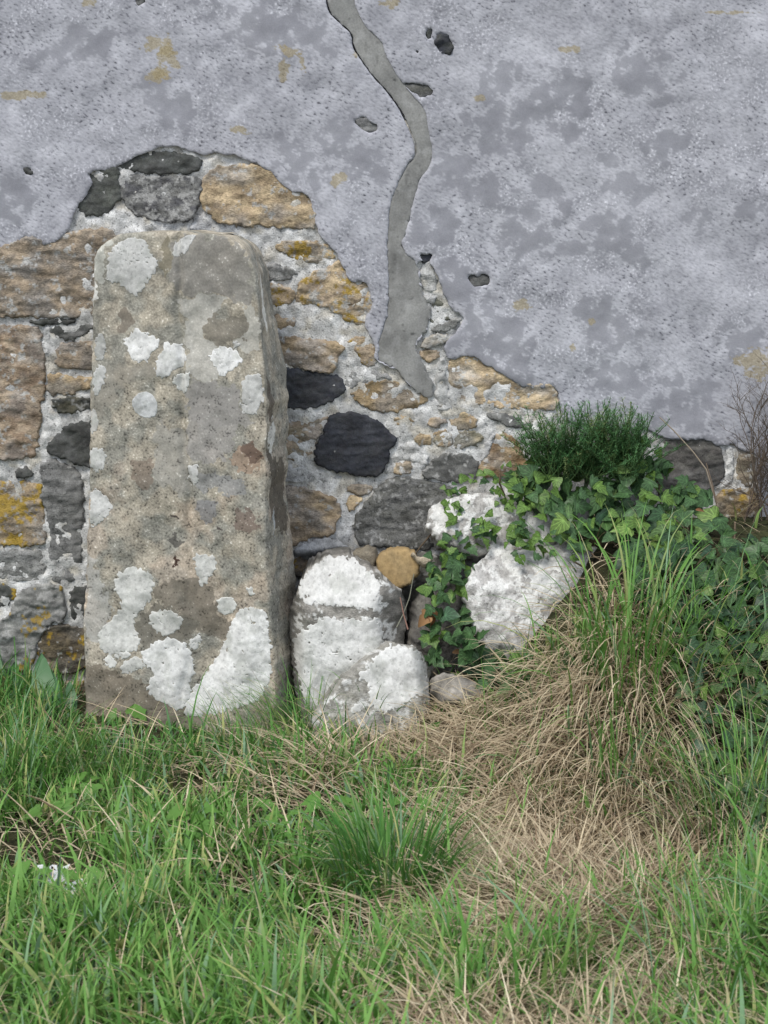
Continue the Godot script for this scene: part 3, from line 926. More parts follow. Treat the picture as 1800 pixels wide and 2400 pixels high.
	# grey cement filling of the long crack
	var strip := poly([768, -200, 768, 0, 773, 30, 800, 56, 828, 80, 830, 112, 855, 150, 880, 184, 902, 206, 936, 250, 956, 290, 975, 335, 976, 365, 950, 388, 925, 440, 914, 470, 910, 500, 906, 563, 908, 656, 908, 719, 900, 760, 886, 791,
		884, 842, 905, 852, 930, 864, 946, 886, 971, 914, 1009, 934, 1018, 905, 1001, 871, 982, 829, 971, 812, 982, 791, 1001, 774, 1005, 753, 1014, 724, 992, 698, 984, 656, 980, 618, 963, 601, 940, 576, 955, 542, 963, 500, 975, 460, 985, 420, 1010, 390, 1016, 350, 1005, 300, 1000, 260, 975, 230, 940, 190, 906, 130, 896, 95, 866, 70, 850, 50, 830, 0, 826, -200], 1.0, 0, 0, 1)
	var wave := fnl(62, 0.006, 3)
	var sdist := func(u: float, v: float) -> float: return sdf(strip, u, v) + eN.get_noise_2d(u * 1.4, v * 1.4) * (2.5 + 3.5 * sstep(330.0, 560.0, v))
	var sh := func(u: float, v: float, d: float) -> float:
		return 0.0145 + 0.0015 * sstep(0.0, 4.0, d) + 0.004 * wave.get_noise_2d(u, v) + 0.0008 * bN.get_noise_2d(u * 2.0, v * 2.0) + 0.0005 * rN.get_noise_2d(u, v) + 0.0003 * fN.get_noise_2d(u, v)
	var sc := func(u: float, v: float, _d: float) -> Color:
		var c := Color(0.262, 0.262, 0.252) * (1.0 + 0.30 * mN.get_noise_2d(u * 0.5, v * 0.25) + 0.12 * mN.get_noise_2d(u * 2.5, v * 0.4) + 0.07 * fN.get_noise_2d(u, v)) * 1.28
		var hl := absf(bN.get_noise_2d(u * 3.0 + 40.0, v * 1.2))
		if hl < 0.012: c = c * 0.72
		c = c.lerp(Color(0.45, 0.45, 0.44), 0.6 * sstep(0.30, 0.42, yN.get_noise_2d(u * 1.4 + 60.0, v * 1.4)))
		c.a = 1.0
		return c
	part("crack_filling", slab(Vector2(750, -120), Vector2(1040, 980), 5.0, wall_frame, sdist, sh, sc, -0.01), MAT.cement, wall)
	# render coat, with the crack and the spots where stones show left open
	var edge := poly([-520, -600, -520, 640, -200, 620, -60, 600, 0, 590, 42, 572, 63, 556, 84, 558, 106, 572, 127, 567, 152, 551, 167, 530, 172, 507, 184, 480, 205, 459, 219, 427, 208, 407, 238, 399, 272, 393, 298, 377, 340, 358, 382, 345, 414, 343, 456, 356, 477, 364, 506, 358, 549, 364, 591, 380, 633, 399, 655, 424, 676, 444, 708, 452, 724, 462,
		736, 490, 737, 515, 744, 540, 760, 562, 784, 587, 800, 616, 812, 641, 824, 662, 853, 660, 862, 671, 866, 690, 876, 707, 866, 728, 855, 749, 857, 766, 871, 791, 877, 814, 880, 842, 904, 857, 930, 866, 946, 888, 970, 908, 980, 870, 975, 812, 985, 790, 1003, 772, 1005, 745, 990, 700, 985, 640, 978, 614, 1000, 605, 1024, 642, 1042, 690, 1054, 719, 1070, 733, 1087, 740, 1074, 770, 1049, 795, 1039, 812,
		1049, 838, 1062, 843, 1085, 832, 1113, 837, 1131, 850, 1170, 870, 1195, 885, 1220, 904, 1258, 908, 1284, 906, 1294, 899, 1304, 912, 1309, 940, 1320, 985, 1400, 1000, 1509, 1000, 1556, 1026, 1606, 1028, 1623, 1026, 1653, 1030, 1682, 1042, 1716, 1038, 1724, 1047, 1767, 1062, 1776, 1150, 1778, 1300, 2320, 1320, 2320, -600], 1.0, 0, 0, 0)
	var holes: Array[PackedVector2Array] = [
		poly([1033, 77, 1049, 84, 1060, 103, 1057, 122, 1049, 129, 1030, 120, 1019, 111, 1022, 90]),
		poly([1000, 70, 1010, 65, 1014, 72, 1010, 88, 1003, 92, 998, 82]),
		poly([1093, 646, 1106, 644, 1117, 650, 1128, 639, 1141, 643, 1151, 659, 1139, 668, 1112, 670, 1098, 659]),
		poly([982, 593, 996, 597, 1010, 590, 1011, 610, 990, 613]),
		poly([316, -14, 346, -14, 340, 10, 325, 15]),
		poly([828, 284, 845, 274, 864, 280, 888, 300, 876, 312, 852, 306]),
		poly([943, 193, 965, 195, 1000, 200, 1016, 210, 1010, 226, 990, 228, 965, 215]),
		poly([56, 396, 68, 391, 80, 398, 78, 408, 64, 410]),
		poly([971, 116, 982, 114, 983, 124, 975, 125]),
	]
	var hole_box: Array[Rect2] = []
	for hp in holes: hole_box.append(box_of(hp, 30.0))
	var pdist := func(u: float, v: float) -> float:
		var w := eN.get_noise_2d(u, v) * 5.0
		var d := sdf(edge, u, v) + w
		if u > 730.0 and u < 1060.0:
			d = minf(d, 2.0 - maxf(sdf(strip, u, v), sdf(strip, u + 6.0 * (1.0 - sstep(370.0, 420.0, v)), v)) + w * (0.3 + 0.5 * sstep(350.0, 500.0, v)))
		for k in holes.size():
			if hole_box[k].has_point(Vector2(u, v)):
				d = minf(d, -sdf(holes[k], u, v) + w * 1.1)
		return d
	var ph := func(u: float, v: float, d: float) -> float:
		return 0.0165 + 0.002 * sqrt(clampf(d / 6.0, 0.0, 1.0)) + 0.004 * wave.get_noise_2d(u, v) + 0.0007 * fN.get_noise_2d(u, v * 1.4)
	var white := func(_u: float, _v: float, _d: float) -> Color: return Color.WHITE
	var coat := part("render_coat", slab(Vector2(-460, -420), Vector2(2260, 1310), 6.0, wall_frame, pdist, ph, white, 0.001, 2, null, PU, 6), MAT.render, wall)
	# stones showing through small holes in the render
	var Q := [
		[holes[0], 0.024, BLACK, DARK], [holes[1], 0.02, BLACK, DARK], [holes[2], 0.012, Color(0.11, 0.11, 0.105), GREY], [holes[3], 0.004, BLACK, DARK], [holes[4], 0.022, DARK, GREY],
		[holes[5], 0.019, Color(0.13, 0.13, 0.13), GREY], [holes[6], 0.017, Color(0.12, 0.12, 0.10), GREY], [holes[7], 0.026, Color(0.07, 0.07, 0.07), DARK], [holes[8], 0.02, BLACK, DARK]]
	for q in Q:
		var grown: Array = Geometry2D.offset_polygon(q[0], 5.0)
		wall_stone(coat, "pebble", grown[0], q[1], q[2], q[3], "slate", 0.0, 0.0, 3.5, 12.0, -0.01)

# ------------------------------------------------------------------ lichen: thin crusts grown on a host surface
func crust(parent: Node3D, p: PackedVector2Array, host: PackedVector2Array, frame: Array, host_h: Callable, c: Color, ragged := 7.0, thick := 0.0009, step := 3.0) -> void:
	var bx := box_of(p, 10.0)
	var eN: FastNoiseLite = nz.edge
	var fN: FastNoiseLite = nz.fine
	var mN: FastNoiseLite = nz.mott
	var off := rng.randf() * 700.0
	var tone := rng.randf_range(0.94, 1.05)
	var dist := func(u: float, v: float) -> float:
		var d := sdf(p, u, v) + eN.get_noise_2d(u * 1.6 + off, v * 1.6) * ragged
		if ragged > 5.0:
			d += fN.get_noise_2d(u * 1.8, v * 1.8 + off) * 2.5
			d = minf(d, (0.62 - fN.get_noise_2d(u * 0.8 + off, v * 0.8)) * 40.0)
			d = minf(d, absf(mN.get_noise_2d(u * 0.35 + off, v * 0.5)) * 160.0 - 1.4 + 3.0 * sstep(-0.1, 0.15, mN.get_noise_2d(u * 0.3, v * 0.3 + off)))
		return d
	var hf := func(u: float, v: float, d: float) -> float:
		return host_h.call(u, v, maxf(0.0, sdf(host, u, v))) + thick * (0.35 + 0.65 * sqrt(clampf(d / 7.0, 0.0, 1.0))) 
	var cf := func(u: float, v: float, _d: float) -> Color:
		var q := c.lerp(Color(0.40, 0.41, 0.375), 0.5 * sstep(0.05, 0.4, mN.get_noise_2d(u * 0.8 + off + 90.0, v * 0.8)))
		q = q * tone * (1.0 + 0.20 * mN.get_noise_2d(u + off, v) + 0.20 * fN.get_noise_2d(u * 1.3, v * 1.3 + off)) * 1.28
		if fN.get_noise_2d(u * 1.5 + off, v * 1.5) + 0.4 * mN.get_noise_2d(u, v + off) < -0.46: q = q * 0.75
		q.a = 1.0
		return q
	part("lichen", slab(bx.position, bx.end, step, frame, dist, hf, cf, -1.005, 1), MAT.lichen, parent)

func yawed(z: float, u: float, v: float, yaw: float, lean := 0.0) -> Array:
	face = new_face(at_depth(u, v, z), Vector3(sin(yaw), sin(lean), cos(yaw)).normalized(), u, v)
	return face

# ------------------------------------------------------------------ standing stone
func build_post() -> void:
	var frame := yawed(0.27, 410, 1200, -0.21, 0.05)
	var base := on_ground(420, 1715)
	var t := thing("standing_stone", Vector3(base.x, base.y, 0.2), "tall upright stone slab blotched with white and grey lichen, leaning on the wall", "standing stone")
	var p := poly([217, 640, 222, 592, 240, 570, 280, 549, 330, 541, 420, 543, 500, 547, 545, 560, 575, 585, 592, 620, 600, 680, 608, 760, 615, 850, 620, 930, 621, 1000, 618, 1080, 620, 1160, 625, 1250, 625, 1350, 632, 1450, 640, 1550, 645, 1640, 650, 1830, 193, 1830, 197, 1640, 195, 1560, 193, 1440, 199, 1330, 205, 1200, 208, 1080, 210, 960, 212, 860, 214, 760])
	var rN: FastNoiseLite = nz.rough
	var fN: FastNoiseLite = nz.fine
	var mN: FastNoiseLite = nz.mott
	var eN: FastNoiseLite = nz.edge
	var bN: FastNoiseLite = nz.big
	var hf := func(u: float, v: float, d: float) -> float:
		var e := clampf(d / 11.0, 0.0, 1.0)
		var f := sqrt(1.0 - (1.0 - e) * (1.0 - e))
		var seam := 432.0 + 9.0 * sin(v * 0.006) + eN.get_noise_2d(v * 0.12, 7.0) * 14.0
		var groove := -0.013 * exp(-pow((u - seam) / 8.0, 2.0)) * (0.4 + 0.6 * sstep(1350.0, 1150.0, v)) - 0.009 * sstep(seam - 5.0, seam + 22.0, u)
		var hollow := -0.022 * exp(-pow((u - 505.0 + (v - 1480.0) * 0.4) / 34.0, 2.0) - pow((v - 1490.0) / 95.0, 2.0))
		return -0.010 + 0.012 * f + groove * f + hollow + 0.010 * bN.get_noise_2d(u * 1.5, v * 1.2) + 0.003 * rN.get_noise_2d(u, v * 1.2) + (0.004 * terr(mN.get_noise_2d(u * 0.8, v * 1.0), 5.0) + 0.0014 * fN.get_noise_2d(u, v)) * (0.22 + 0.10 * sstep(950.0, 1150.0, v))
	var dist := func(u: float, v: float) -> float: return sdf(p, u, v) + eN.get_noise_2d(u * 0.35, v * 0.35) * 5.0
	var white := func(_u: float, _v: float, _d: float) -> Color: return Color.WHITE
	var side := func(u: float, v: float, s: float) -> Vector3:
		var k := 0.006 * rN.get_noise_2d(v * 0.4, s * 40.0) + 0.001 * mN.get_noise_2d(v, s * 160.0)
		var lean := (0.014 * sstep(1150.0, 1400.0, v) - 0.026 * sstep(950.0, 600.0, v)) * s * (1.0 if u > 500.0 else 0.0)
		return Vector3((k + lean) if u > 420.0 else -k * 0.3, k * 0.4 if v < 620.0 else 0.0, 0)
	part("slab", slab(Vector2(180, 530), Vector2(680, 1760), 4.0, frame, dist, hf, white, -0.19, 10, side, SU, 5), MAT.post, t)
	var K := 700.0 / 1659.0
	var W := Color(0.70, 0.70, 0.68)
	var G := Color(0.53, 0.53, 0.51)
	var Y := Color(0.57, 0.57, 0.54)
	var X := [
		[[605, 690, 640, 650, 750, 600, 820, 640, 830, 690, 880, 750, 860, 810, 820, 850, 800, 900, 760, 930, 720, 915, 680, 870, 590, 850, 600, 780], 300, G],
		[[950, 660, 1010, 600, 1080, 600, 1070, 640, 1040, 690, 970, 720], 300, G],
		[[690, 1170, 740, 1140, 760, 1100, 790, 1130, 850, 1150, 900, 1190, 850, 1240, 830, 1290, 760, 1305, 720, 1250, 690, 1200], 300, W],
		[[870, 1280, 910, 1240, 915, 1190, 960, 1200, 1010, 1210, 1030, 1270, 1020, 1320, 960, 1350, 930, 1385, 880, 1385, 860, 1350, 880, 1310], 300, W],
		[[975, 1370, 1040, 1350, 1055, 1400, 1030, 1480, 985, 1460, 965, 1410], 300, Y],
		[[1155, 1260, 1220, 1215, 1290, 1225, 1335, 1270, 1330, 1310, 1280, 1350, 1220, 1385, 1200, 1340, 1170, 1300], 300, W],
		[[1280, 1190, 1310, 1180, 1325, 1210, 1300, 1225], 300, G],
		[[1330, 1410, 1380, 1370, 1430, 1360, 1450, 1400, 1455, 1500, 1430, 1560, 1410, 1600, 1340, 1590, 1330, 1520, 1350, 1470], 300, G],
		[[730, 1530, 760, 1480, 800, 1460, 850, 1480, 875, 1530, 870, 1600, 820, 1615, 760, 1590], 300, Color(0.50, 0.51, 0.505)],
		[[522, 1340, 560, 1315, 590, 1330, 585, 1400, 545, 1490, 518, 1480], 300, G],
		[[535, 1150, 575, 1145, 585, 1200, 580, 1290, 540, 1300, 527, 1240], 300, Color(0.42, 0.42, 0.40)],
		[[503, 120, 530, 150, 550, 220, 530, 270, 503, 270], 900, Color(0.46, 0.45, 0.42)],
		[[505, 365, 550, 345, 590, 380, 590, 450, 540, 500, 500, 450], 900, G],
		[[500, 590, 550, 590, 610, 640, 620, 700, 590, 750, 520, 790, 492, 800], 900, G],
		[[640, 1090, 670, 1040, 740, 1010, 830, 1040, 860, 1090, 840, 1200, 790, 1250, 750, 1300, 740, 1370, 780, 1400, 775, 1480, 700, 1480, 600, 1510, 550, 1450, 540, 1380, 610, 1310, 690, 1230, 640, 1150], 900, Y],
		[[830, 1270, 900, 1250, 980, 1260, 1020, 1320, 980, 1370, 920, 1410, 860, 1370, 830, 1320], 900, Y],
		[[1070, 940, 1120, 955, 1190, 960, 1200, 1020, 1160, 1080, 1120, 1140, 1090, 1080], 900, Y],
		[[1200, 1200, 1250, 1180, 1310, 1220, 1290, 1270, 1230, 1300, 1195, 1260], 900, Y],
		[[1315, 1255, 1400, 1245, 1470, 1260, 1480, 1320, 1500, 1500, 1500, 1640, 1440, 1760, 1330, 1800, 1140, 1850, 1010, 1850, 1040, 1740, 1110, 1640, 1180, 1540, 1240, 1410, 1280, 1330], 900, W * 0.94],
		[[780, 1490, 850, 1440, 950, 1400, 1020, 1440, 1050, 1490, 1080, 1590, 1045, 1660, 1050, 1750, 1000, 1820, 920, 1780, 820, 1720, 830, 1640, 880, 1610, 800, 1550], 900, W * 0.9],
		[[570, 1520, 620, 1505, 650, 1530, 640, 1570, 600, 1580], 900, Y],
		[[670, 1560, 720, 1520, 780, 1515, 815, 1570, 760, 1590, 690, 1620], 900, Y],
		[[640, 1500, 700, 1480, 735, 1500, 700, 1530, 650, 1520], 900, Y],
		[[1360, 1140, 1400, 1130, 1405, 1170, 1370, 1180], 900, Y],
		[[1030, 1440, 1080, 1395, 1110, 1400, 1100, 1450, 1060, 1490], 900, G],
		[[1035, 460, 1080, 445, 1105, 480, 1085, 570, 1050, 560], 900, G],
		[[860, 1880, 905, 1890, 890, 1915, 862, 1910], 800, W],
	]
	for q in X:
		crust(t, poly(q[0], K, 0, q[1]), p, frame, hf, q[2], 8.0 if q[2] != Color(0.50, 0.51, 0.505) else 2.0)

# ------------------------------------------------------------------ boulders and loose stones
func rock(t: Node3D, called: String, p: PackedVector2Array, frame: Array, facets: Array, depth: float, a: Color, b: Color, mat: String, back: float, step := 5.0, rough := 1.0, film := 0.0) -> Callable:
	# facets: [du, dv, c]: planes in metres per metre; the face is the lowest of them
	var bx := box_of(p, 10.0)
	var c0 := bx.get_center()
	var off := rng.randf() * 500.0
	var eN: FastNoiseLite = nz.edge
	var rN: FastNoiseLite = nz.rough
	var fN: FastNoiseLite = nz.fine
	var mN: FastNoiseLite = nz.mott
	var yN: FastNoiseLite = nz.yel
	var dist := func(u: float, v: float) -> float: return sdf(p, u, v) + eN.get_noise_2d(u + off, v) * 6.0
	var hf := func(u: float, v: float, d: float) -> float:
		var e := clampf(d / (depth * 420.0), 0.0, 1.0)
		var h := depth * (sqrt(1.0 - (1.0 - e) * (1.0 - e)) - 1.0)
		for f in facets:
			var q: float = (f[0] * (u - c0.x) + f[1] * (v - c0.y)) * 0.001 + f[2]
			# smooth minimum
			var k := clampf(0.5 + 0.5 * (q - h) / 0.02, 0.0, 1.0)
			h = lerpf(q, h, k) - 0.02 * k * (1.0 - k)
		return h + rough * (0.014 * rN.get_noise_2d(u * 0.4 + off, v * 0.5) + 0.012 * terr(rN.get_noise_2d(u * 0.7 + off, v * 0.9 + 40.0), 6.0) + 0.0016 * terr(mN.get_noise_2d(u * 0.8 + off, v * 1.3), 4.0) + 0.0005 * fN.get_noise_2d(u, v))
	var cf := func(u: float, v: float, _d: float) -> Color:
		var c := a.lerp(b, sstep(-0.35, 0.35, mN.get_noise_2d(u + off, v))) * (1.0 + 0.35 * fN.get_noise_2d(u + off, v))
		if film > 0.0:
			var k := sstep(0.42 - film, 0.47 - film, yN.get_noise_2d(u * 1.5 + off, v * 1.7) + 0.45 * fN.get_noise_2d(u, v))
			c = c.lerp(Color(0.66, 0.66, 0.64), k * 0.9)
		c = c * 1.28
		c.a = 1.0
		return c
	part(called, slab(bx.position, bx.end, step, frame, dist, hf, cf, back, 4), MAT[mat], t)
	return hf

func build_rocks() -> void:
	var K := 700.0 / 1659.0
	var W := Color(0.62, 0.62, 0.60)
	# boulder beside the standing stone
	var f1 := yawed(0.30, 800, 1500, 0.0, 0.05)
	var t1 := thing("boulder", on_ground(800, 1680), "large white lichened boulder with a dark band, wedged beside the upright stone", "boulder", "boulders along the foot of the wall")
	var p1 := poly([700, 1385, 715, 1350, 765, 1323, 815, 1322, 860, 1345, 905, 1372, 938, 1402, 955, 1450, 950, 1520, 940, 1620, 930, 1740, 715, 1740, 690, 1640, 678, 1548, 672, 1464], 1.0, 0, 0, 0)
	var h1 := rock(t1, "rock", p1, f1, [[0.0, 1.3, 0.150], [-1.3, 0.1, 0.085], [2.2, 0.0, 0.21], [0.0, -0.05, 0.0], [0.25, 0.9, 0.11]], 0.025, Color(0.15, 0.145, 0.13), Color(0.30, 0.285, 0.26), "sandstone", -0.22, 3.5, 0.40, 0.12)
	crust(t1, poly([222, 955, 245, 880, 375, 765, 505, 768, 640, 845, 700, 905, 680, 960, 700, 1040, 655, 1025, 560, 1005, 440, 1000, 340, 985, 300, 1000], K, 600, 1000), p1, f1, h1, W, 12.0, 0.001)
	crust(t1, poly([200, 1190, 300, 1105, 370, 1055, 470, 1075, 560, 1065, 690, 1070, 710, 1190, 690, 1280, 640, 1380, 560, 1480, 460, 1580, 285, 1600, 235, 1400, 195, 1270], K, 600, 1000), p1, f1, h1, W, 12.0, 0.001)
	var f2 := yawed(0.40, 920, 1600, 0.15, 0.25)
	var t2 := thing("boulder", on_ground(920, 1700), "low rounded boulder with white lichen, in front of the banded boulder", "boulder", "boulders along the foot of the wall")
	var p2 := poly([800, 1600, 868, 1540, 921, 1506, 978, 1518, 1028, 1566, 1012, 1610, 1018, 1660, 985, 1700, 950, 1780, 740, 1780, 735, 1690], 1.0, 0, 0, 0)
	var h2 := rock(t2, "rock", p2, f2, [[0.15, 0.75, 0.075], [-1.6, 0.2, 0.16], [0.2, -0.1, 0.012]], 0.014, Color(0.27, 0.26, 0.23), Color(0.38, 0.37, 0.34), "sandstone", -0.22, 3.5, 0.35, 0.14)
	crust(t2, poly([560, 1400, 680, 1262, 775, 1205, 890, 1235, 985, 1330, 960, 1400, 975, 1470, 890, 1500, 800, 1560, 700, 1600, 620, 1530, 640, 1430], K, 600, 1000), p2, f2, h2, W, 12.0, 0.001)
	crust(t2, poly([520, 1560, 590, 1540, 600, 1580, 540, 1600], K, 600, 1000), p2, f2, h2, W, 10.0, 0.001)
	# rocks of the bank under the ivy
	var f3 := yawed(0.17, 1160, 1210, 0.0, 0.35)
	var t3 := thing("boulder", at_depth(1160, 1300, 0.12), "flat white topped rock half hidden by pale ivy, against the wall", "boulder", "boulders along the foot of the wall")
	var p3 := poly([1000, 1235, 1005, 1185, 1050, 1162, 1130, 1148, 1210, 1160, 1290, 1185, 1340, 1225, 1300, 1275, 1200, 1300, 1100, 1300, 1030, 1270], 1.0, 0, 0, 0)
	var h3 := rock(t3, "rock", p3, f3, [[0.0, 0.9, 0.04], [0.5, 0.5, 0.05]], 0.03, Color(0.26, 0.25, 0.235), Color(0.40, 0.39, 0.37), "mortar", -0.16, 3.5, 0.7, 0.44)
	for a in [[960, 500, 990, 450, 1060, 410, 1170, 390, 1200, 430, 1130, 500, 1060, 555, 980, 520], [1260, 480, 1310, 430, 1360, 450, 1365, 500, 1280, 540, 1220, 560, 1150, 590, 1180, 540], [1440, 590, 1500, 560, 1570, 580, 1540, 610, 1470, 615]]:
		crust(t3, poly(a, K, 600, 1000), p3, f3, h3, W, 12.0, 0.001)
	var f4 := yawed(0.30, 1260, 1390, 0.0, 0.3)
	var t4 := thing("boulder", at_depth(1260, 1520, 0.27), "cracked grey boulder splashed with white lichen, beneath the ivy", "boulder", "boulders along the foot of the wall")
	var p4 := poly([1085, 1390, 1108, 1330, 1165, 1272, 1240, 1262, 1300, 1248, 1380, 1268, 1440, 1285, 1475, 1340, 1462, 1440, 1410, 1540, 1320, 1610, 1190, 1600, 1120, 1500], 1.0, 0, 0, 0)
	var h4 := rock(t4, "rock", p4, f4, [[0.0, 1.0, 0.055], [0.9, 0.0, 0.15], [-0.7, 0.5, 0.07], [0.4, -0.3, 0.05]], 0.03, Color(0.34, 0.33, 0.315), Color(0.50, 0.49, 0.475), "mortar", -0.26, 3.5, 0.9, 0.42)
	for a in [[180, 1190, 230, 1150, 300, 1115, 400, 1125, 500, 1150, 505, 1175, 430, 1185, 390, 1215, 300, 1200, 210, 1215], [390, 1225, 440, 1195, 545, 1195, 555, 1225, 530, 1260, 470, 1275, 400, 1255], [290, 1300, 400, 1285, 500, 1290, 575, 1300, 540, 1330, 470, 1350, 430, 1405, 380, 1400, 310, 1370, 350, 1330], [600, 1200, 640, 1170, 690, 1190, 720, 1215, 690, 1240, 650, 1300, 610, 1260], [240, 1440, 330, 1420, 420, 1450, 400, 1520, 300, 1540, 250, 1500]]:
		crust(t4, poly(a, K, 1100, 800), p4, f4, h4, W, 14.0, 0.001)
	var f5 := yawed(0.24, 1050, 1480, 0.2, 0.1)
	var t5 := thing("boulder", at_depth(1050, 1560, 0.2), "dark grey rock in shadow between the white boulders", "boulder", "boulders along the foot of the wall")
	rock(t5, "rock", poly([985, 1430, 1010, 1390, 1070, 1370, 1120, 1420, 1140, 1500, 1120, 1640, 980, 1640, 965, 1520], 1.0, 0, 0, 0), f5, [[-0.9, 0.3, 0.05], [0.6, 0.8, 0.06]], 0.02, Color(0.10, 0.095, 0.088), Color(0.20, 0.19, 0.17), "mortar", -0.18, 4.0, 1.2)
	var f6 := yawed(0.10, 960, 1420, 0.3, 0.2)
	var t6 := thing("boulder", at_depth(970, 1480, 0.08), "dark slaty rock behind the tan cobble and the ivy stems", "boulder", "boulders along the foot of the wall")
	rock(t6, "rock", poly([900, 1360, 960, 1310, 1020, 1290, 1090, 1330, 1080, 1440, 1040, 1560, 930, 1560, 900, 1450]), f6, [], 0.06, Color(0.10, 0.10, 0.09), Color(0.17, 0.165, 0.15), "slate", -0.1, 5.0, 1.2, 0.05)
	# loose stones lying on the boulder
	var fa := yawed(0.185, 930, 1335, 0.0, 0.12)
	var ta := thing("cobble", at_depth(930, 1385, 0.17), "smooth round ochre cobble resting above the banded boulder", "stone")
	rock(ta, "rock", poly([660, 760, 700, 700, 790, 672, 870, 690, 912, 745, 915, 810, 870, 875, 790, 912, 730, 880, 680, 820], K, 600, 1000), fa, [[0.0, 0.15, 0.0], [0.0, -1.6, 0.075]], 0.02, Color(0.36, 0.255, 0.125), Color(0.33, 0.24, 0.125), "cement", -0.06, 4.0, 0.15)
	var fb := yawed(0.14, 850, 1312, -0.1, 0.1)
	var tb := thing("cobble", at_depth(850, 1345, 0.12), "dull grey brown cobble tucked behind the ochre one", "stone")
	rock(tb, "rock", poly([512, 740, 540, 695, 600, 672, 650, 690, 680, 740, 660, 800, 640, 830, 560, 800], K, 600, 1000), fb, [], 0.025, Color(0.20, 0.175, 0.135), Color(0.25, 0.22, 0.17), "sandstone", -0.06, 4.0, 0.3)
	var fs := yawed(0.05, 748, 1275, 0.0, 0.8)
	var ts := thing("slate_slab", at_depth(748, 1292, 0.03), "thin grey slate slab projecting from the wall like a ledge", "stone")
	rock(ts, "rock", poly([680, 1291, 712, 1271, 768, 1255, 799, 1266, 817, 1277, 808, 1286, 760, 1290, 690, 1295]), fs, [], 0.012, Color(0.24, 0.245, 0.25), Color(0.33, 0.335, 0.34), "slate", -0.03, 4.0, 0.25)
	var fw := yawed(0.20, 985, 1310, 0.1, 0.4)
	var tw := thing("stone_chip", at_depth(985, 1325, 0.18), "small pale chip of stone lying right of the ochre cobble", "stone")
	rock(tw, "rock", poly([860, 690, 910, 720, 970, 705, 985, 750, 940, 775, 900, 750], K, 600, 1000), fw, [], 0.01, Color(0.42, 0.36, 0.27), Color(0.5, 0.44, 0.34), "sandstone", -0.04, 3.5, 0.3)
	var fg := yawed(0.37, 1075, 1600, 0.2, 0.7)
	var tg := thing("stone_chip", at_depth(1075, 1630, 0.36), "flat broken grey stone lying in dry grass below the dark rock", "stone")
	rock(tg, "rock", poly([1010, 1600, 1030, 1570, 1090, 1580, 1120, 1600, 1160, 1630, 1110, 1650, 1040, 1645]), fg, [], 0.02, Color(0.26, 0.24, 0.21), Color(0.34, 0.32, 0.29), "slate", -0.05, 4.0, 0.5)
	var fr := yawed(0.42, 1770, 1490, -0.2, 0.5)
	var tr := thing("stone_chip", at_depth(1770, 1530, 0.4), "dull grey stone among dead leaves at the far right of the bank", "stone")
	rock(tr, "rock", poly([1735, 1490, 1760, 1465, 1810, 1460, 1850, 1500, 1820, 1530, 1750, 1525]), fr, [], 0.02, Color(0.2, 0.19, 0.18), Color(0.28, 0.27, 0.26), "slate", -0.05, 4.0, 0.5)

# ------------------------------------------------------------------ leaves
func leaf_mesh(outline: Array, fold: float, curl: float, seed_: int) -> ArrayMesh:
	# outline: (along, half width) pairs of one half, tip last; the leaf lies in x-z, tip towards +z, upper face +y
	var r := RandomNumberGenerator.new()
	r.seed = seed_
	var vs := PackedVector3Array()
	var cs := PackedColorArray()
	var ix := PackedInt32Array()
	var ts := PackedVector2Array()
	var n := outline.size()
	for k in n:
		var z: float = outline[k][0]
		var w: float = outline[k][1]
		var jl := r.randf_range(0.88, 1.1)
		var jr := r.randf_range(0.88, 1.1)
		var y := -curl * z * z
		vs.append(Vector3(-w * jl, y + fold * w * jl + r.randf_range(-0.03, 0.03), z))
		vs.append(Vector3(0, y, z))
		vs.append(Vector3(w * jr, y + fold * w * jr + r.randf_range(-0.03, 0.03), z))
		for e in 3:
			cs.append(Color.WHITE)
			ts.append(Vector2(0.5 + (e - 1) * w * 0.9, 0.15 + z * 0.8))
	for k in n - 1:
		var a := k * 3
		ix.append_array([a, a + 3, a + 1, a + 1, a + 3, a + 4, a + 1, a + 4, a + 2, a + 2, a + 4, a + 5])
	for i in range(0, ix.size(), 3):
		var tmp := ix[i + 1]
		ix[i + 1] = ix[i + 2]
		ix[i + 2] = tmp
	return commit(vs, cs, ts, ix)

const IVY_A := [[-0.06, 0.02], [-0.16, 0.20], [-0.10, 0.40], [0.06, 0.52], [0.16, 0.33], [0.30, 0.34], [0.46, 0.40], [0.52, 0.24], [0.72, 0.13], [0.92, 0.01]]
const IVY_B := [[-0.04, 0.02], [-0.14, 0.24], [-0.04, 0.46], [0.14, 0.50], [0.26, 0.38], [0.42, 0.36], [0.58, 0.26], [0.78, 0.12], [0.90, 0.01]]
const IVY_C := [[-0.05, 0.02], [-0.18, 0.18], [-0.12, 0.36], [0.00, 0.42], [0.20, 0.36], [0.45, 0.28], [0.66, 0.16], [0.84, 0.01]]
const LONG := [[0.0, 0.03], [0.1, 0.10], [0.3, 0.17], [0.5, 0.18], [0.7, 0.14], [0.88, 0.07], [1.0, 0.005]]

func leaf_basis(normal: Vector3, tip: Vector3, size: float) -> Basis:
	var y := normal.normalized()
	var z := (tip - y * tip.dot(y)).normalized()
	var x := y.cross(z)
	return Basis(x * size, y * size, z * size)

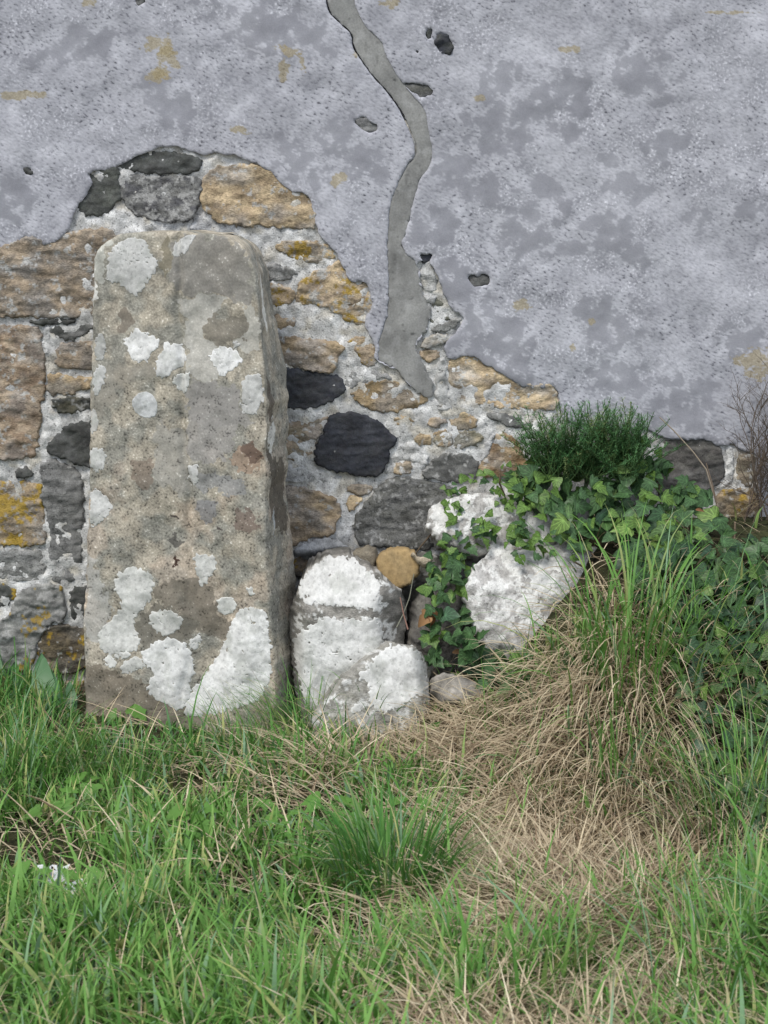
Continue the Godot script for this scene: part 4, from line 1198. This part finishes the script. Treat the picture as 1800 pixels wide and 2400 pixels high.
func build_ivy() -> void:
	face = []
	var meshes: Array[ArrayMesh] = [leaf_mesh(IVY_A, 0.18, 0.12, 1), leaf_mesh(IVY_B, 0.10, 0.2, 2), leaf_mesh(IVY_C, 0.22, 0.1, 3), leaf_mesh(IVY_A, -0.08, 0.25, 4), leaf_mesh(IVY_B, 0.25, 0.05, 5)]
	var veins := vein_texture()
	var deep: Array[StandardMaterial3D] = []
	var fresh: Array[StandardMaterial3D] = []
	for c in [Color(0.062, 0.140, 0.062), Color(0.090, 0.185, 0.075), Color(0.080, 0.165, 0.095), Color(0.130, 0.240, 0.085), Color(0.046, 0.105, 0.056), Color(0.150, 0.250, 0.105)]:
		deep.append(leaf_material("ivy_leaf_%d" % deep.size(), c, 0.40, 0.25))
	for c in [Color(0.18, 0.32, 0.08), Color(0.15, 0.28, 0.07), Color(0.25, 0.41, 0.11), Color(0.11, 0.22, 0.07)]:
		fresh.append(leaf_material("young_leaf_%d" % fresh.size(), c, 0.45, 0.35))
	for m in deep + fresh: m.albedo_texture = veins
	var r := RandomNumberGenerator.new()
	r.seed = 77
	# [outline, leaves, size range, share of young leaves, base depth top, base depth bottom]
	var beds := [
		[poly([1190, 1125, 1250, 1080, 1340, 1055, 1430, 1030, 1500, 1025, 1560, 1060, 1600, 1100, 1650, 1150, 1690, 1200, 1700, 1260, 1600, 1300, 1480, 1290, 1400, 1250, 1300, 1230, 1220, 1190], 1.0, 0, 0, 0), 300, 0.026, 0.052, 0.28],
		[poly([1020, 1140, 1090, 1115, 1160, 1090, 1215, 1085, 1260, 1140, 1240, 1200, 1150, 1215, 1080, 1230, 1030, 1190], 1.0, 0, 0, 0), 95, 0.013, 0.026, 0.85],
		[poly([1010, 1290, 1060, 1220, 1140, 1200, 1170, 1230, 1110, 1300, 1120, 1350, 1060, 1420, 1010, 1440, 990, 1370], 1.0, 0, 0, 0), 100, 0.020, 0.036, 0.40],
		[poly([1200, 1220, 1300, 1240, 1390, 1270, 1380, 1300, 1290, 1320, 1220, 1330, 1170, 1290], 1.0, 0, 0, 0), 50, 0.016, 0.030, 0.6],
		[poly([1440, 1290, 1560, 1290, 1700, 1260, 1830, 1260, 1830, 1440, 1740, 1470, 1600, 1450, 1480, 1400], 1.0, 0, 0, 0), 190, 0.028, 0.050, 0.08],
		[poly([985, 1480, 1030, 1440, 1090, 1430, 1130, 1500, 1190, 1540, 1240, 1590, 1150, 1610, 1060, 1590, 1000, 1560], 1.0, 0, 0, 0), 62, 0.024, 0.044, 0.12],
		[poly([1560, 1470, 1700, 1440, 1840, 1440, 1840, 1980, 1720, 1940, 1640, 1760, 1590, 1600], 1.0, 0, 0, 0), 230, 0.024, 0.044, 0.25],
		[poly([1130, 1500, 1250, 1540, 1400, 1480, 1400, 1600, 1250, 1640, 1150, 1600], 1.0, 0, 0, 0), 30, 0.024, 0.038, 0.3],
	]
	var ivy := thing("ivy", at_depth(1420, 1250, 0.2), "sprawling dark green ivy spilling over the bank and rocks below the wall", "ivy")
	ribbons_begin()
	# trailing stems
	for k in 26:
		var u := r.randf_range(1050, 1780)
		var v := r.randf_range(1100, 1420)
		var pts := PackedVector3Array()
		var du := r.randf_range(-26, 26)
		var dv := r.randf_range(8, 34)
		for s in 7:
			var z := lerpf(0.09, 0.46, clampf((v - 1050.0) / 450.0, 0.0, 1.0)) - 0.01
			var q := on_ground(u, v, 0.012)
			var w := at_depth(u, v, minf(z, q.z + 0.06))
			pts.append(w)
			u += du + r.randf_range(-10, 10)
			v += dv + r.randf_range(-8, 8)
		tube(pts, 0.0024, 0.0014, Color(0.11, 0.085, 0.055), 5)
	part("stem", ribbons_end(), MAT.twig, ivy)
	var st := SurfaceTool.new()
	st.begin(Mesh.PRIMITIVE_TRIANGLES)
	var st_young := SurfaceTool.new()
	st_young.begin(Mesh.PRIMITIVE_TRIANGLES)
	var spots: Array = []
	for bed in beds:
		var bx := box_of(bed[0], 0.0)
		var n := 0
		var tries := 0
		while n < bed[1] and tries < 6000:
			tries += 1
			var q := Vector2(r.randf_range(bx.position.x, bx.end.x), r.randf_range(bx.position.y, bx.end.y))
			if not Geometry2D.is_point_in_polygon(q, bed[0]): continue
			n += 1
			var g := on_ground(q.x, q.y, 0.02 + r.randf() * 0.05)
			var z := lerpf(0.08, 0.50, clampf((q.y - 1060.0) / 450.0, 0.0, 1.0)) + r.randf_range(-0.05, 0.05)
			z *= lerpf(0.68, 1.0, sstep(1100.0, 1250.0, q.x))
			var at := at_depth(q.x, q.y, maxf(z, g.z) if q.x > 1150.0 else z) if q.y < 1470.0 or (q.x < 1140.0 and q.y < 1560.0) else g
			var size := r.randf_range(bed[2], bed[3])
			spots.append([at, size, r.randf() < bed[4], size * (2.0 if r.randf() < 0.9 else 0.5) + at.z * 0.08])
	spots.sort_custom(func(a, b): return a[3] > b[3])
	var rest := []
	for k in spots.size():
		var s: Array = spots[k]
		var normal := Vector3(r.randfn(0.0, 0.5), r.randf_range(0.2, 1.0), r.randf_range(0.1, 1.0))
		var tip := Vector3(r.randfn(0.0, 0.9), r.randf_range(-0.9, 0.3), r.randf_range(-0.2, 0.8))
		var bs := leaf_basis(normal, tip, s[1])
		var which := r.randi() % meshes.size()
		var m: StandardMaterial3D = fresh[r.randi() % fresh.size()] if s[2] else deep[r.randi() % deep.size()]
		if k < 300:
			var o := part("leaf", meshes[which], m, ivy)
			o.transform = Transform3D(bs, s[0] - ivy.position)
		else:
			(st_young if s[2] else st).append_from(meshes[which], 0, Transform3D(bs, s[0]))
	var o2 := part("foliage", st.commit(), deep[1], ivy)
	tag(o2, "", "", "", "stuff")
	var o3 := part("young_foliage", st_young.commit(), fresh[0], ivy)
	tag(o3, "", "", "", "stuff")

# ------------------------------------------------------------------ feathery bush on top of the bank
func build_bush() -> void:
	var r := RandomNumberGenerator.new()
	r.seed = 5
	var root := at_depth(1380, 1110, 0.13)
	var t := thing("feathery_plant", root, "dense feathery dark green plant growing against the wall above the ivy", "plant")
	var stems: Array[PackedVector3Array] = []
	ribbons_begin()
	for k in 320:
		var au := r.randfn(0.0, 0.62)
		var tz := r.randf_range(-0.25, 0.75)
		var span := absf(au)
		var length := (0.160 - 0.010 * span) * (1.0 - 0.45 * pow(r.randf(), 2.0))
		var dirv := Vector3(sin(au) * 1.05, cos(au * 0.95) + 0.06, tz * 0.55).normalized()
		var pts := PackedVector3Array()
		var p := root + Vector3(r.randf_range(-0.105, 0.11), r.randf_range(-0.02, 0.02), r.randf_range(-0.05, 0.04))
		for s in 6:
			pts.append(p)
			p += dirv * length / 5.0
			p.z = maxf(p.z, 0.04)
			dirv = (dirv + Vector3(r.randfn(0, 0.16), 0.02, r.randfn(0, 0.14))).normalized()
		stems.append(pts)
		tube(pts, 0.0012, 0.0006, Color(0.055, 0.10, 0.035), 4)
	part("stem", ribbons_end(), MAT.twig, t)
	ribbons_begin()
	for pts in stems:
		var tone := r.randf_range(0.75, 1.25)
		var col := Color(0.075, 0.195, 0.070).lerp(Color(0.150, 0.300, 0.130), r.randf()) * tone
		if r.randf() < 0.12: col = Color(0.24, 0.30, 0.13)
		for k in 70:
			var f := r.randf_range(0.2, 1.0) * 4.999
			var i := int(f)
			var p := pts[i].lerp(pts[i + 1], f - i)
			blade(p, r.randf() * TAU, r.randf_range(-0.4, 1.0), r.randf_range(-0.4, 0.6), r.randf_range(0.006, 0.016), r.randf_range(0.0014, 0.0024), Color(col.r, col.g, col.b, 1.0), 2, r.randf_range(-0.7, 0.7), false)
	var fo := part("foliage", ribbons_end(), MAT.grass, t)
	tag(fo, "", "", "", "stuff")
	# paler sprigs at its left foot
	var root2 := at_depth(1255, 1085, 0.12)
	var t2 := thing("feathery_plant", root2, "small sprig of fine yellow green leaves left of the feathery plant", "plant")
	ribbons_begin()
	for k in 40:
		var pts := PackedVector3Array()
		var p := root2 + Vector3(r.randf_range(-0.03, 0.05), 0, r.randf_range(-0.02, 0.03))
		var dirv := Vector3(r.randfn(-0.1, 0.5), 1.0, r.randf_range(-0.1, 0.5)).normalized()
		var length := r.randf_range(0.04, 0.10)
		for s in 4:
			pts.append(p)
			p += dirv * length / 3.0
		for q in 16:
			var f := r.randf_range(0.2, 1.0) * 2.999
			var i := int(f)
			blade(pts[i].lerp(pts[i + 1], f - i), r.randf() * TAU, r.randf_range(0.0, 1.1), 0.2, r.randf_range(0.010, 0.022), 0.0024, Color(0.075, 0.14, 0.04).lerp(Color(0.05, 0.11, 0.035), r.randf()), 2, 0.0, false)
	part("foliage", ribbons_end(), MAT.grass, t2)

# ------------------------------------------------------------------ dead twiggy plant and stalk
func twig(r: RandomNumberGenerator, p: Vector3, d: Vector3, length: float, rad: float, level: int, col: Color) -> void:
	var pts := PackedVector3Array()
	var n := 6
	for s in n + 1:
		pts.append(p)
		p += d * length / n
		p.z = maxf(p.z, 0.035)
		d = (d + Vector3(r.randfn(0, 0.13), r.randfn(0.0, 0.10), r.randfn(0, 0.10))).normalized()
	tube(pts, rad, rad * 0.5, col, 4)
	if level <= 0: return
	for k in 5 if level > 1 else 4:
		var i := r.randi_range(1, n)
		var nd := (d * 0.8 + Vector3(r.randfn(0, 0.6), r.randf_range(0.0, 0.6), r.randfn(0, 0.3))).normalized()
		twig(r, pts[i], nd, length * r.randf_range(0.35, 0.6), rad * 0.55, level - 1, col)

func build_twigs() -> void:
	var r := RandomNumberGenerator.new()
	r.seed = 12
	var root := at_depth(1768, 1240, 0.08)
	var t := thing("dead_shrub", root, "bare brown twiggy shrub against the wall at the right edge", "shrub")
	for k in 11:
		ribbons_begin()
		var lean := r.randf_range(-0.40, 0.35)
		twig(r, root + Vector3(r.randf_range(-0.03, 0.09), -0.02, r.randf_range(-0.02, 0.03)), Vector3(lean, 1.0, 0.03).normalized(), r.randf_range(0.20, 0.32), 0.0022, 3, Color(0.085, 0.066, 0.05).lerp(Color(0.14, 0.11, 0.085), r.randf()))
		part("branch", ribbons_end(), MAT.twig, t)
	# long dry stalks
	var stalks := [
		[[1546, 978, 1580, 1010, 1625, 1060, 1655, 1100, 1670, 1150, 1682, 1185], 0.10, 0.0022, Color(0.30, 0.25, 0.19), "long bent dry stalk leaning over the ivy at the wall"],
		[[1655, 1085, 1668, 1130, 1680, 1180], 0.13, 0.0020, Color(0.16, 0.12, 0.09), "short dark stalk beside the long dry stalk"],
		[[970, 1345, 960, 1400, 945, 1440, 930, 1470], 0.30, 0.0016, Color(0.20, 0.20, 0.16), "thin grey stem hanging below the ochre cobble"],
		[[938, 1400, 946, 1440, 956, 1475], 0.31, 0.0018, Color(0.26, 0.15, 0.12), "reddish stem standing beside the banded boulder"],
	]
	for s in stalks:
		var a: Array = s[0]
		var pts := PackedVector3Array()
		for i in range(0, a.size(), 2): pts.append(at_depth(a[i], a[i + 1], s[1] + 0.02 * i / a.size()))
		var o := thing("dry_stalk", pts[pts.size() - 1], s[4], "stalk", "dry stalks by the wall")
		ribbons_begin()
		tube(pts, s[2] * 0.6, s[2], s[3], 6)
		part("stem", ribbons_end(), MAT.twig, o)

# ------------------------------------------------------------------ grass
func green(r: RandomNumberGenerator, rich: float) -> Color:
	var a := Color(0.085, 0.215, 0.038).lerp(Color(0.19, 0.36, 0.09), r.randf())
	a = a.lerp(Color(0.060, 0.180, 0.035), rich * (0.45 + 0.55 * r.randf()))
	if r.randf() < 0.22: a = a.lerp(Color(0.20, 0.32, 0.20), r.randf())
	if r.randf() < 0.20: a = a.lerp(Color(0.40, 0.42, 0.16), r.randf())
	return a

func straw(r: RandomNumberGenerator) -> Color:
	var a := Color(0.36, 0.285, 0.19).lerp(Color(0.60, 0.51, 0.35), r.randf())
	if r.randf() < 0.35: a = a.lerp(Color(0.19, 0.13, 0.085), r.randf())
	if r.randf() < 0.15: a = a.lerp(Color(0.70, 0.62, 0.45), r.randf())
	return a

func dryness(x: float, z: float) -> float:
	var n: FastNoiseLite = nz.big
	var a := exp(-pow((x - 0.31) / 0.27, 2.0) - pow((z - 1.15) / 0.48, 2.0))
	var b := exp(-pow((x - 0.36) / 0.19, 2.0) - pow((z - 0.62) / 0.30, 2.0)) * 0.9
	var c := 0.75 * exp(-pow((x - 0.16) / 0.20, 2.0) - pow((z - 0.55) / 0.22, 2.0))
	var d := 0.68 * exp(-pow((x - 0.25) / 0.34, 2.0) - pow((z - 1.75) / 0.34, 2.0))
	var e := 0.38 * exp(-pow((x + 0.12) / 0.22, 2.0) - pow((z - 0.65) / 0.22, 2.0))
	return clampf(maxf(maxf(a, b), maxf(c, maxf(d, e))) * 1.1 + n.get_noise_2d(x * 900.0, z * 900.0) * 0.35, 0.0, 1.0)

func lawn_xz(r: RandomNumberGenerator) -> Vector2:
	var z := r.randf_range(0.04, 2.15)
	var half := 0.205 * (4.6 - z) + 0.20
	return Vector2(r.randf_range(-half, half), z)

func clear_of_stones(x: float, z: float) -> bool:
	if x > -0.69 and x < -0.215 and z < 0.285: return false
	if x > -0.22 and x < 0.08 and z < 0.36: return false
	return true

func build_grass() -> void:
	var r := RandomNumberGenerator.new()
	r.seed = 99
	var patch := fnl(71, 3.2, 3)
	# green grass
	ribbons_begin()
	var n := 0
	while n < 21000:
		var q := lawn_xz(r)
		if not clear_of_stones(q.x, q.y): continue
		var d := dryness(q.x, q.y)
		if r.randf() < d * 0.82: continue
		if q.x > 0.15 and q.y < 0.42 and r.randf() < 0.95: continue
		if q.x > 0.45 and q.y < 1.05 and r.randf() < 0.86: continue
		var k := patch.get_noise_2d(q.x, q.y)
		if r.randf() < 0.36 - k * 1.2: continue
		n += 1
		var tall := sstep(1.05, 0.25, q.y) * sstep(0.12, -0.25, q.x)
		var right := sstep(0.45, 0.75, q.x)
		var fore := 1.0 + 0.35 * sstep(1.1, 1.6, q.y)
		var length := fore * r.randf_range(0.035, 0.095) * (1.0 + 0.4 * tall + 0.6 * right + 0.5 * maxf(k, 0.0))
		if r.randf() < 0.06: length *= 1.7
		if q.y < 0.50 and q.x < -0.15 and q.x > -0.72: length *= 0.24
		var col := green(r, maxf(tall, right * 0.6))
		var tip := Color(0, 0, 0, 0)
		if r.randf() < 0.10: tip = straw(r)
		blade(Vector3(q.x, ground_y(q.x, q.y) - 0.004, q.y), r.randf() * TAU, r.randf_range(0.75, 1.5), r.randf_range(0.3, 1.9), length, fore * r.randf_range(0.0030, 0.0098) * (1.0 if length < 0.1 else 0.85), col, 5, r.randf_range(-0.5, 0.5), true, tip)
	var o := part("grass", ribbons_end(), MAT.grass, self)
	tag(o, "rough green grass covering the ground before the wall", "grass", "", "stuff")
	# dead thatch lying on the ground
	ribbons_begin()
	n = 0
	while n < 24000:
		var q := lawn_xz(r)
		if not clear_of_stones(q.x, q.y): continue
		var d := dryness(q.x, q.y)
		if q.x > 0.15 and q.y < 0.40 and r.randf() < 0.8: continue
		if r.randf() > d * d * 1.05 + 0.03 + 0.05 * sstep(0.0, 0.3, q.x): continue
		n += 1
		var down := r.randf() < 0.75 * sstep(0.1, 0.35, q.x) * sstep(1.3, 0.9, q.y)
		var yaw := PI / 2 + r.randfn(0.0, 0.5) if down else r.randf() * TAU
		blade(Vector3(q.x, ground_y(q.x, q.y) + r.randf_range(0.0, 0.02), q.y), yaw, r.randf_range(0.05, 0.7), r.randf_range(0.2, 1.3), r.randf_range(0.05, 0.20), r.randf_range(0.0018, 0.0044), straw(r), 5, r.randf_range(-0.8, 0.8))
	o = part("dry_grass", ribbons_end(), MAT.straw, self)
	tag(o, "tangled pale dead grass matted over the bank and its foot", "dry grass", "", "stuff")
	# tufts that stand out: u, v of the root, spread, blades, length range, lean towards yaw, amount, rich, straw share, width, label
	var tufts := [
		[920, 2110, 0.09, 330, 0.13, 0.26, 0.0, 0.0, 1.0, 0.03, 0.0060, "big lush green grass tuft in the middle of the lawn"],
		[1480, 1585, 0.11, 170, 0.22, 0.42, -1.3, 0.25, 0.3, 0.40, 0.0068, "tall grass tuft on the bank rising in front of the ivy"],
		[1430, 1570, 0.08, 100, 0.20, 0.40, 1.80, 0.9, 0.1, 0.88, 0.0054, "straw tussock hanging from the top of the bank"],
		[1500, 1680, 0.06, 110, 0.20, 0.38, 1.50, 0.9, 0.2, 0.80, 0.0052, "straw tussock below the tall bank grass, on its right"],
		[1370, 1730, 0.09, 110, 0.20, 0.40, 1.85, 0.9, 0.1, 0.90, 0.0056, "pale straw tussock draped down the middle of the bank"],
		[1450, 1850, 0.07, 130, 0.18, 0.36, 1.55, 0.85, 0.2, 0.84, 0.0056, "straw tussock mixed with green near the bank's foot"],
		[1250, 1760, 0.06, 80, 0.14, 0.28, 2.2, 0.85, 0.1, 0.88, 0.0046, "small straw tussock at the left side of the bank"],
		[1330, 1600, 0.13, 220, 0.14, 0.30, 1.9, 0.8, 0.1, 0.84, 0.0050, "drooping dead grass tuft below the white splashed boulder"],
		[700, 1735, 0.085, 200, 0.10, 0.22, 3.3, 0.5, 0.8, 0.04, 0.0028, "wispy green tuft arching at the foot of the upright stone"],
		[560, 1760, 0.07, 130, 0.09, 0.19, 3.1, 0.6, 0.6, 0.06, 0.0026, "soft green tuft sweeping left before the upright stone"],
		[60, 1830, 0.13, 240, 0.12, 0.22, 0.3, 0.2, 0.8, 0.05, 0.0034, "tall green tuft at the left edge below the wall"],
		[280, 1860, 0.10, 170, 0.10, 0.20, 0.2, 0.2, 0.8, 0.04, 0.0030, "green tuft in front of the upright stone's left foot"],
		[1740, 1980, 0.13, 170, 0.18, 0.38, 2.6, 0.3, 0.4, 0.16, 0.0038, "tall thin grass tuft on the slope at the right edge"],
		[1690, 2330, 0.14, 180, 0.16, 0.32, -1.6, 0.2, 0.4, 0.22, 0.0036, "long grass tuft in the lower right corner"],
		[1640, 1590, 0.10, 90, 0.18, 0.36, 0.0, 0.4, 0.3, 0.35, 0.0040, "sparse grass tuft on the bank among ivy to the right"],
		[1130, 2330, 0.12, 130, 0.10, 0.22, -1.7, 0.1, 0.4, 0.20, 0.0044, "broad bladed grass tuft at the bottom of the straw patch"],
		[860, 1690, 0.06, 60, 0.12, 0.22, -0.7, 0.3, 0.6, 0.05, 0.0048, "grass tuft in front of the low rounded boulder"],
		[800, 2330, 0.12, 150, 0.10, 0.20, -1.5, 0.1, 0.4, 0.10, 0.0046, "upright green tuft at the bottom edge of the lawn"],
		[330, 2180, 0.10, 130, 0.08, 0.17, -1.4, 0.1, 0.3, 0.10, 0.0040, "yellow green tuft right of the white scraps"],
	]
	for s in tufts:
		var root := on_ground(s[0], s[1])
		var t := thing("grass_tuft", Vector3(root.x, ground_y(root.x, root.z), root.z), s[11], "grass tuft", "grass tufts standing out of the lawn")
		ribbons_begin()
		for k in s[3]:
			var a := r.randf() * TAU
			var rad: float = s[2] * sqrt(r.randf())
			var x := root.x + cos(a) * rad
			var z := maxf(root.z + sin(a) * rad * 0.8, 0.05)
			if not clear_of_stones(x, z): z = maxf(z, 0.37)
			var yaw := a + r.randfn(0.0, 0.5)
			if r.randf() < s[7]: yaw = s[6] + r.randfn(0.0, 0.45)
			var dead: bool = r.randf() < s[9]
			var col := straw(r) if dead else green(r, s[8])
			var lng := r.randf_range(s[4], s[5])
			var elev := r.randf_range(-0.3, 0.75) if dead else r.randf_range(0.95, 1.5)
			var tip := Color(0, 0, 0, 0)
			if not dead and r.randf() < 0.15: tip = straw(r)
			blade(Vector3(x, ground_y(x, z) - 0.004, z), yaw, elev, r.randf_range(0.5, 2.1) if not dead else r.randf_range(0.8, 2.2), lng, r.randf_range(0.55, 1.0) * s[10] * (0.7 if dead else 1.0), col, 8, r.randf_range(-0.6, 0.6), true, tip)
		part("blades", ribbons_end(), MAT.grass if s[9] < 0.5 else MAT.straw, t)

# ------------------------------------------------------------------ small things
func build_small() -> void:
	var r := RandomNumberGenerator.new()
	r.seed = 41
	var dead := leaf_material("dead_leaf", Color(0.22, 0.10, 0.045), 0.6, 0.2)
	var dead2 := leaf_material("dead_leaf_pale", Color(0.30, 0.17, 0.08), 0.6, 0.2)
	var paper := leaf_material("paper", Color(0.62, 0.63, 0.66), 0.6, 0.3)
	var weed := leaf_material("weed_leaf", Color(0.095, 0.21, 0.04), 0.5, 0.35)
	var dock := leaf_material("dock_leaf", Color(0.060, 0.150, 0.060), 0.4, 0.3)
	var lm: Array[ArrayMesh] = [leaf_mesh(LONG, 0.9, 1.1, 21), leaf_mesh(IVY_B, 0.8, 0.9, 22), leaf_mesh(IVY_A, 0.15, 0.15, 23), leaf_mesh(LONG, 0.15, 0.35, 24)]
	# dead leaves: u, v, depth (0 = on the ground), size, label
	for s in [[1005, 1445, 0.31, 0.036, "curled russet dead leaf caught in front of the dark rock"], [1060, 1530, 0.33, 0.030, "brown dead leaf in shadow under the dark rock"], [1190, 2090, 0.0, 0.028, "small red brown leaf on the straw at the bank's foot"], [1775, 1445, 0.40, 0.045, "brown dead leaf on the bank at the right edge"], [1740, 1420, 0.42, 0.032, "pale brown dead leaf left of the right edge leaves"], [1630, 1195, 0.30, 0.020, "tiny orange leaf on the ivy near the wall"], [1140, 2230, 0.0, 0.030, "dull brown leaf lying on matted straw low down"], [1770, 1540, 0.46, 0.04, "rust coloured leaf below the right edge stone"]]:
		var at: Vector3 = on_ground(s[0], s[1], 0.015) if s[2] == 0.0 else at_depth(s[0], s[1], s[2])
		var t := thing("dead_leaf", at, s[4], "leaf", "fallen dead leaves")
		for k in 2 if s[3] > 0.035 else 1:
			var o := part("leaf_blade", lm[r.randi() % 2], dead if r.randf() < 0.6 else dead2, t)
			o.transform = Transform3D(leaf_basis(Vector3(r.randfn(0, 0.5), 0.5, 0.9), Vector3(r.randfn(0, 0.8), r.randfn(0, 0.6), 0.2), s[3]), Vector3.ZERO)
	# white scraps in the lawn
	for s in [[118, 2050, 0.055, "torn white scrap caught in the grass, the larger left one"], [182, 2080, 0.042, "small white scrap in the grass, right of the larger one"]]:
		var at := on_ground(s[0], s[1], 0.045)
		var t := thing("white_scrap", at, s[3], "litter", "white scraps in the lawn")
		var vs := PackedVector3Array()
		var ix := PackedInt32Array()
		var m := 7
		for j in m:
			for i in m:
				var x: float = (i / 6.0 - 0.5) * s[2] * r.randf_range(0.8, 1.25)
				var z: float = (j / 6.0 - 0.5) * s[2] * 0.8 * r.randf_range(0.8, 1.2)
				vs.append(at + Vector3(x, r.randf_range(-0.005, 0.005) - absf(x) * 0.2 - z * 0.5, z))
		for j in m - 1:
			for i in m - 1:
				if (i + j) % 5 == 4: continue
				var a := j * m + i
				ix.append_array([a, a + 1, a + m, a + 1, a + m + 1, a + m])
		part("sheet", commit(vs, PackedColorArray(), PackedVector2Array(), ix), paper, t)
	# broad leaved weeds
	for s in [[700, 1975, 9, 0.030, "low leafy weed in the thin grass at mid lawn"], [290, 1690, 8, 0.042, "small leafy weed at the foot of the upright stone"], [1130, 1880, 7, 0.034, "green seedling on the bare straw beside the tussock"], [1240, 2330, 7, 0.034, "leafy weed among straw near the bottom edge"], [620, 1930, 8, 0.026, "tiny weed patch left of the mid lawn weed"], [1060, 1760, 6, 0.034, "leafy weed below the flat broken stone"], [1290, 2240, 6, 0.03, "round leaved weed on the straw left of the long grass"], [740, 2060, 6, 0.03, "weed with pale leaves below the mid lawn weed"]]:
		var at := on_ground(s[0], s[1])
		var t := thing("weed", at, s[4], "weed", "broad leaved weeds in the grass")
		for k in s[2]:
			var o := part("leaf", lm[2 if r.randf() < 0.6 else 3], weed, t)
			var a := r.randf() * TAU
			o.transform = Transform3D(leaf_basis(Vector3(cos(a) * 0.3, 0.9, sin(a) * 0.3 + 0.35), Vector3(cos(a), 0.15, sin(a)), s[3] * r.randf_range(0.8, 1.2)), Vector3(cos(a), 0, sin(a)) * r.randf_range(0.01, 0.05) + Vector3(0, r.randf_range(0.03, 0.06), 0))
	for k in 16:
		var q := Vector2(r.randf_range(40, 1000), r.randf_range(1850, 2380))
		var at := on_ground(q.x, q.y)
		var t := thing("weed", at, "small broad leaved weed half hidden in the lawn grass", "weed", "small weeds hidden in the lawn")
		for j in 7:
			var a := r.randf() * TAU
			var o := part("leaf", lm[2 if k % 3 else 3], weed, t)
			o.transform = Transform3D(leaf_basis(Vector3(cos(a) * 0.3, 0.9, sin(a) * 0.3 + 0.35), Vector3(cos(a), 0.2, sin(a)), r.randf_range(0.025, 0.05)), Vector3(cos(a), 0, sin(a)) * r.randf_range(0.01, 0.05) + Vector3(0, r.randf_range(0.03, 0.07), 0))
	# dock at the left
	for s in [[140, 1680, 0.15, "broad dark dock leaf against the wall, left of the upright stone"], [15, 1640, 0.13, "green dock leaf at the left edge by the wall"]]:
		var at := on_ground(s[0], s[1])
		var t := thing("dock_plant", at, s[3], "plant", "dock plants at the wall foot")
		for k in 3:
			var o := part("leaf", lm[3], dock, t)
			var a := r.randfn(0.0, 0.35)
			o.transform = Transform3D(leaf_basis(Vector3(a, 0.35, 1.0), Vector3(a * 1.2 - 0.15, 1.0, -0.1), s[2] * (1.0 - 0.2 * k)), Vector3(0.03 * k - 0.03, 0.0, 0.01 * k))
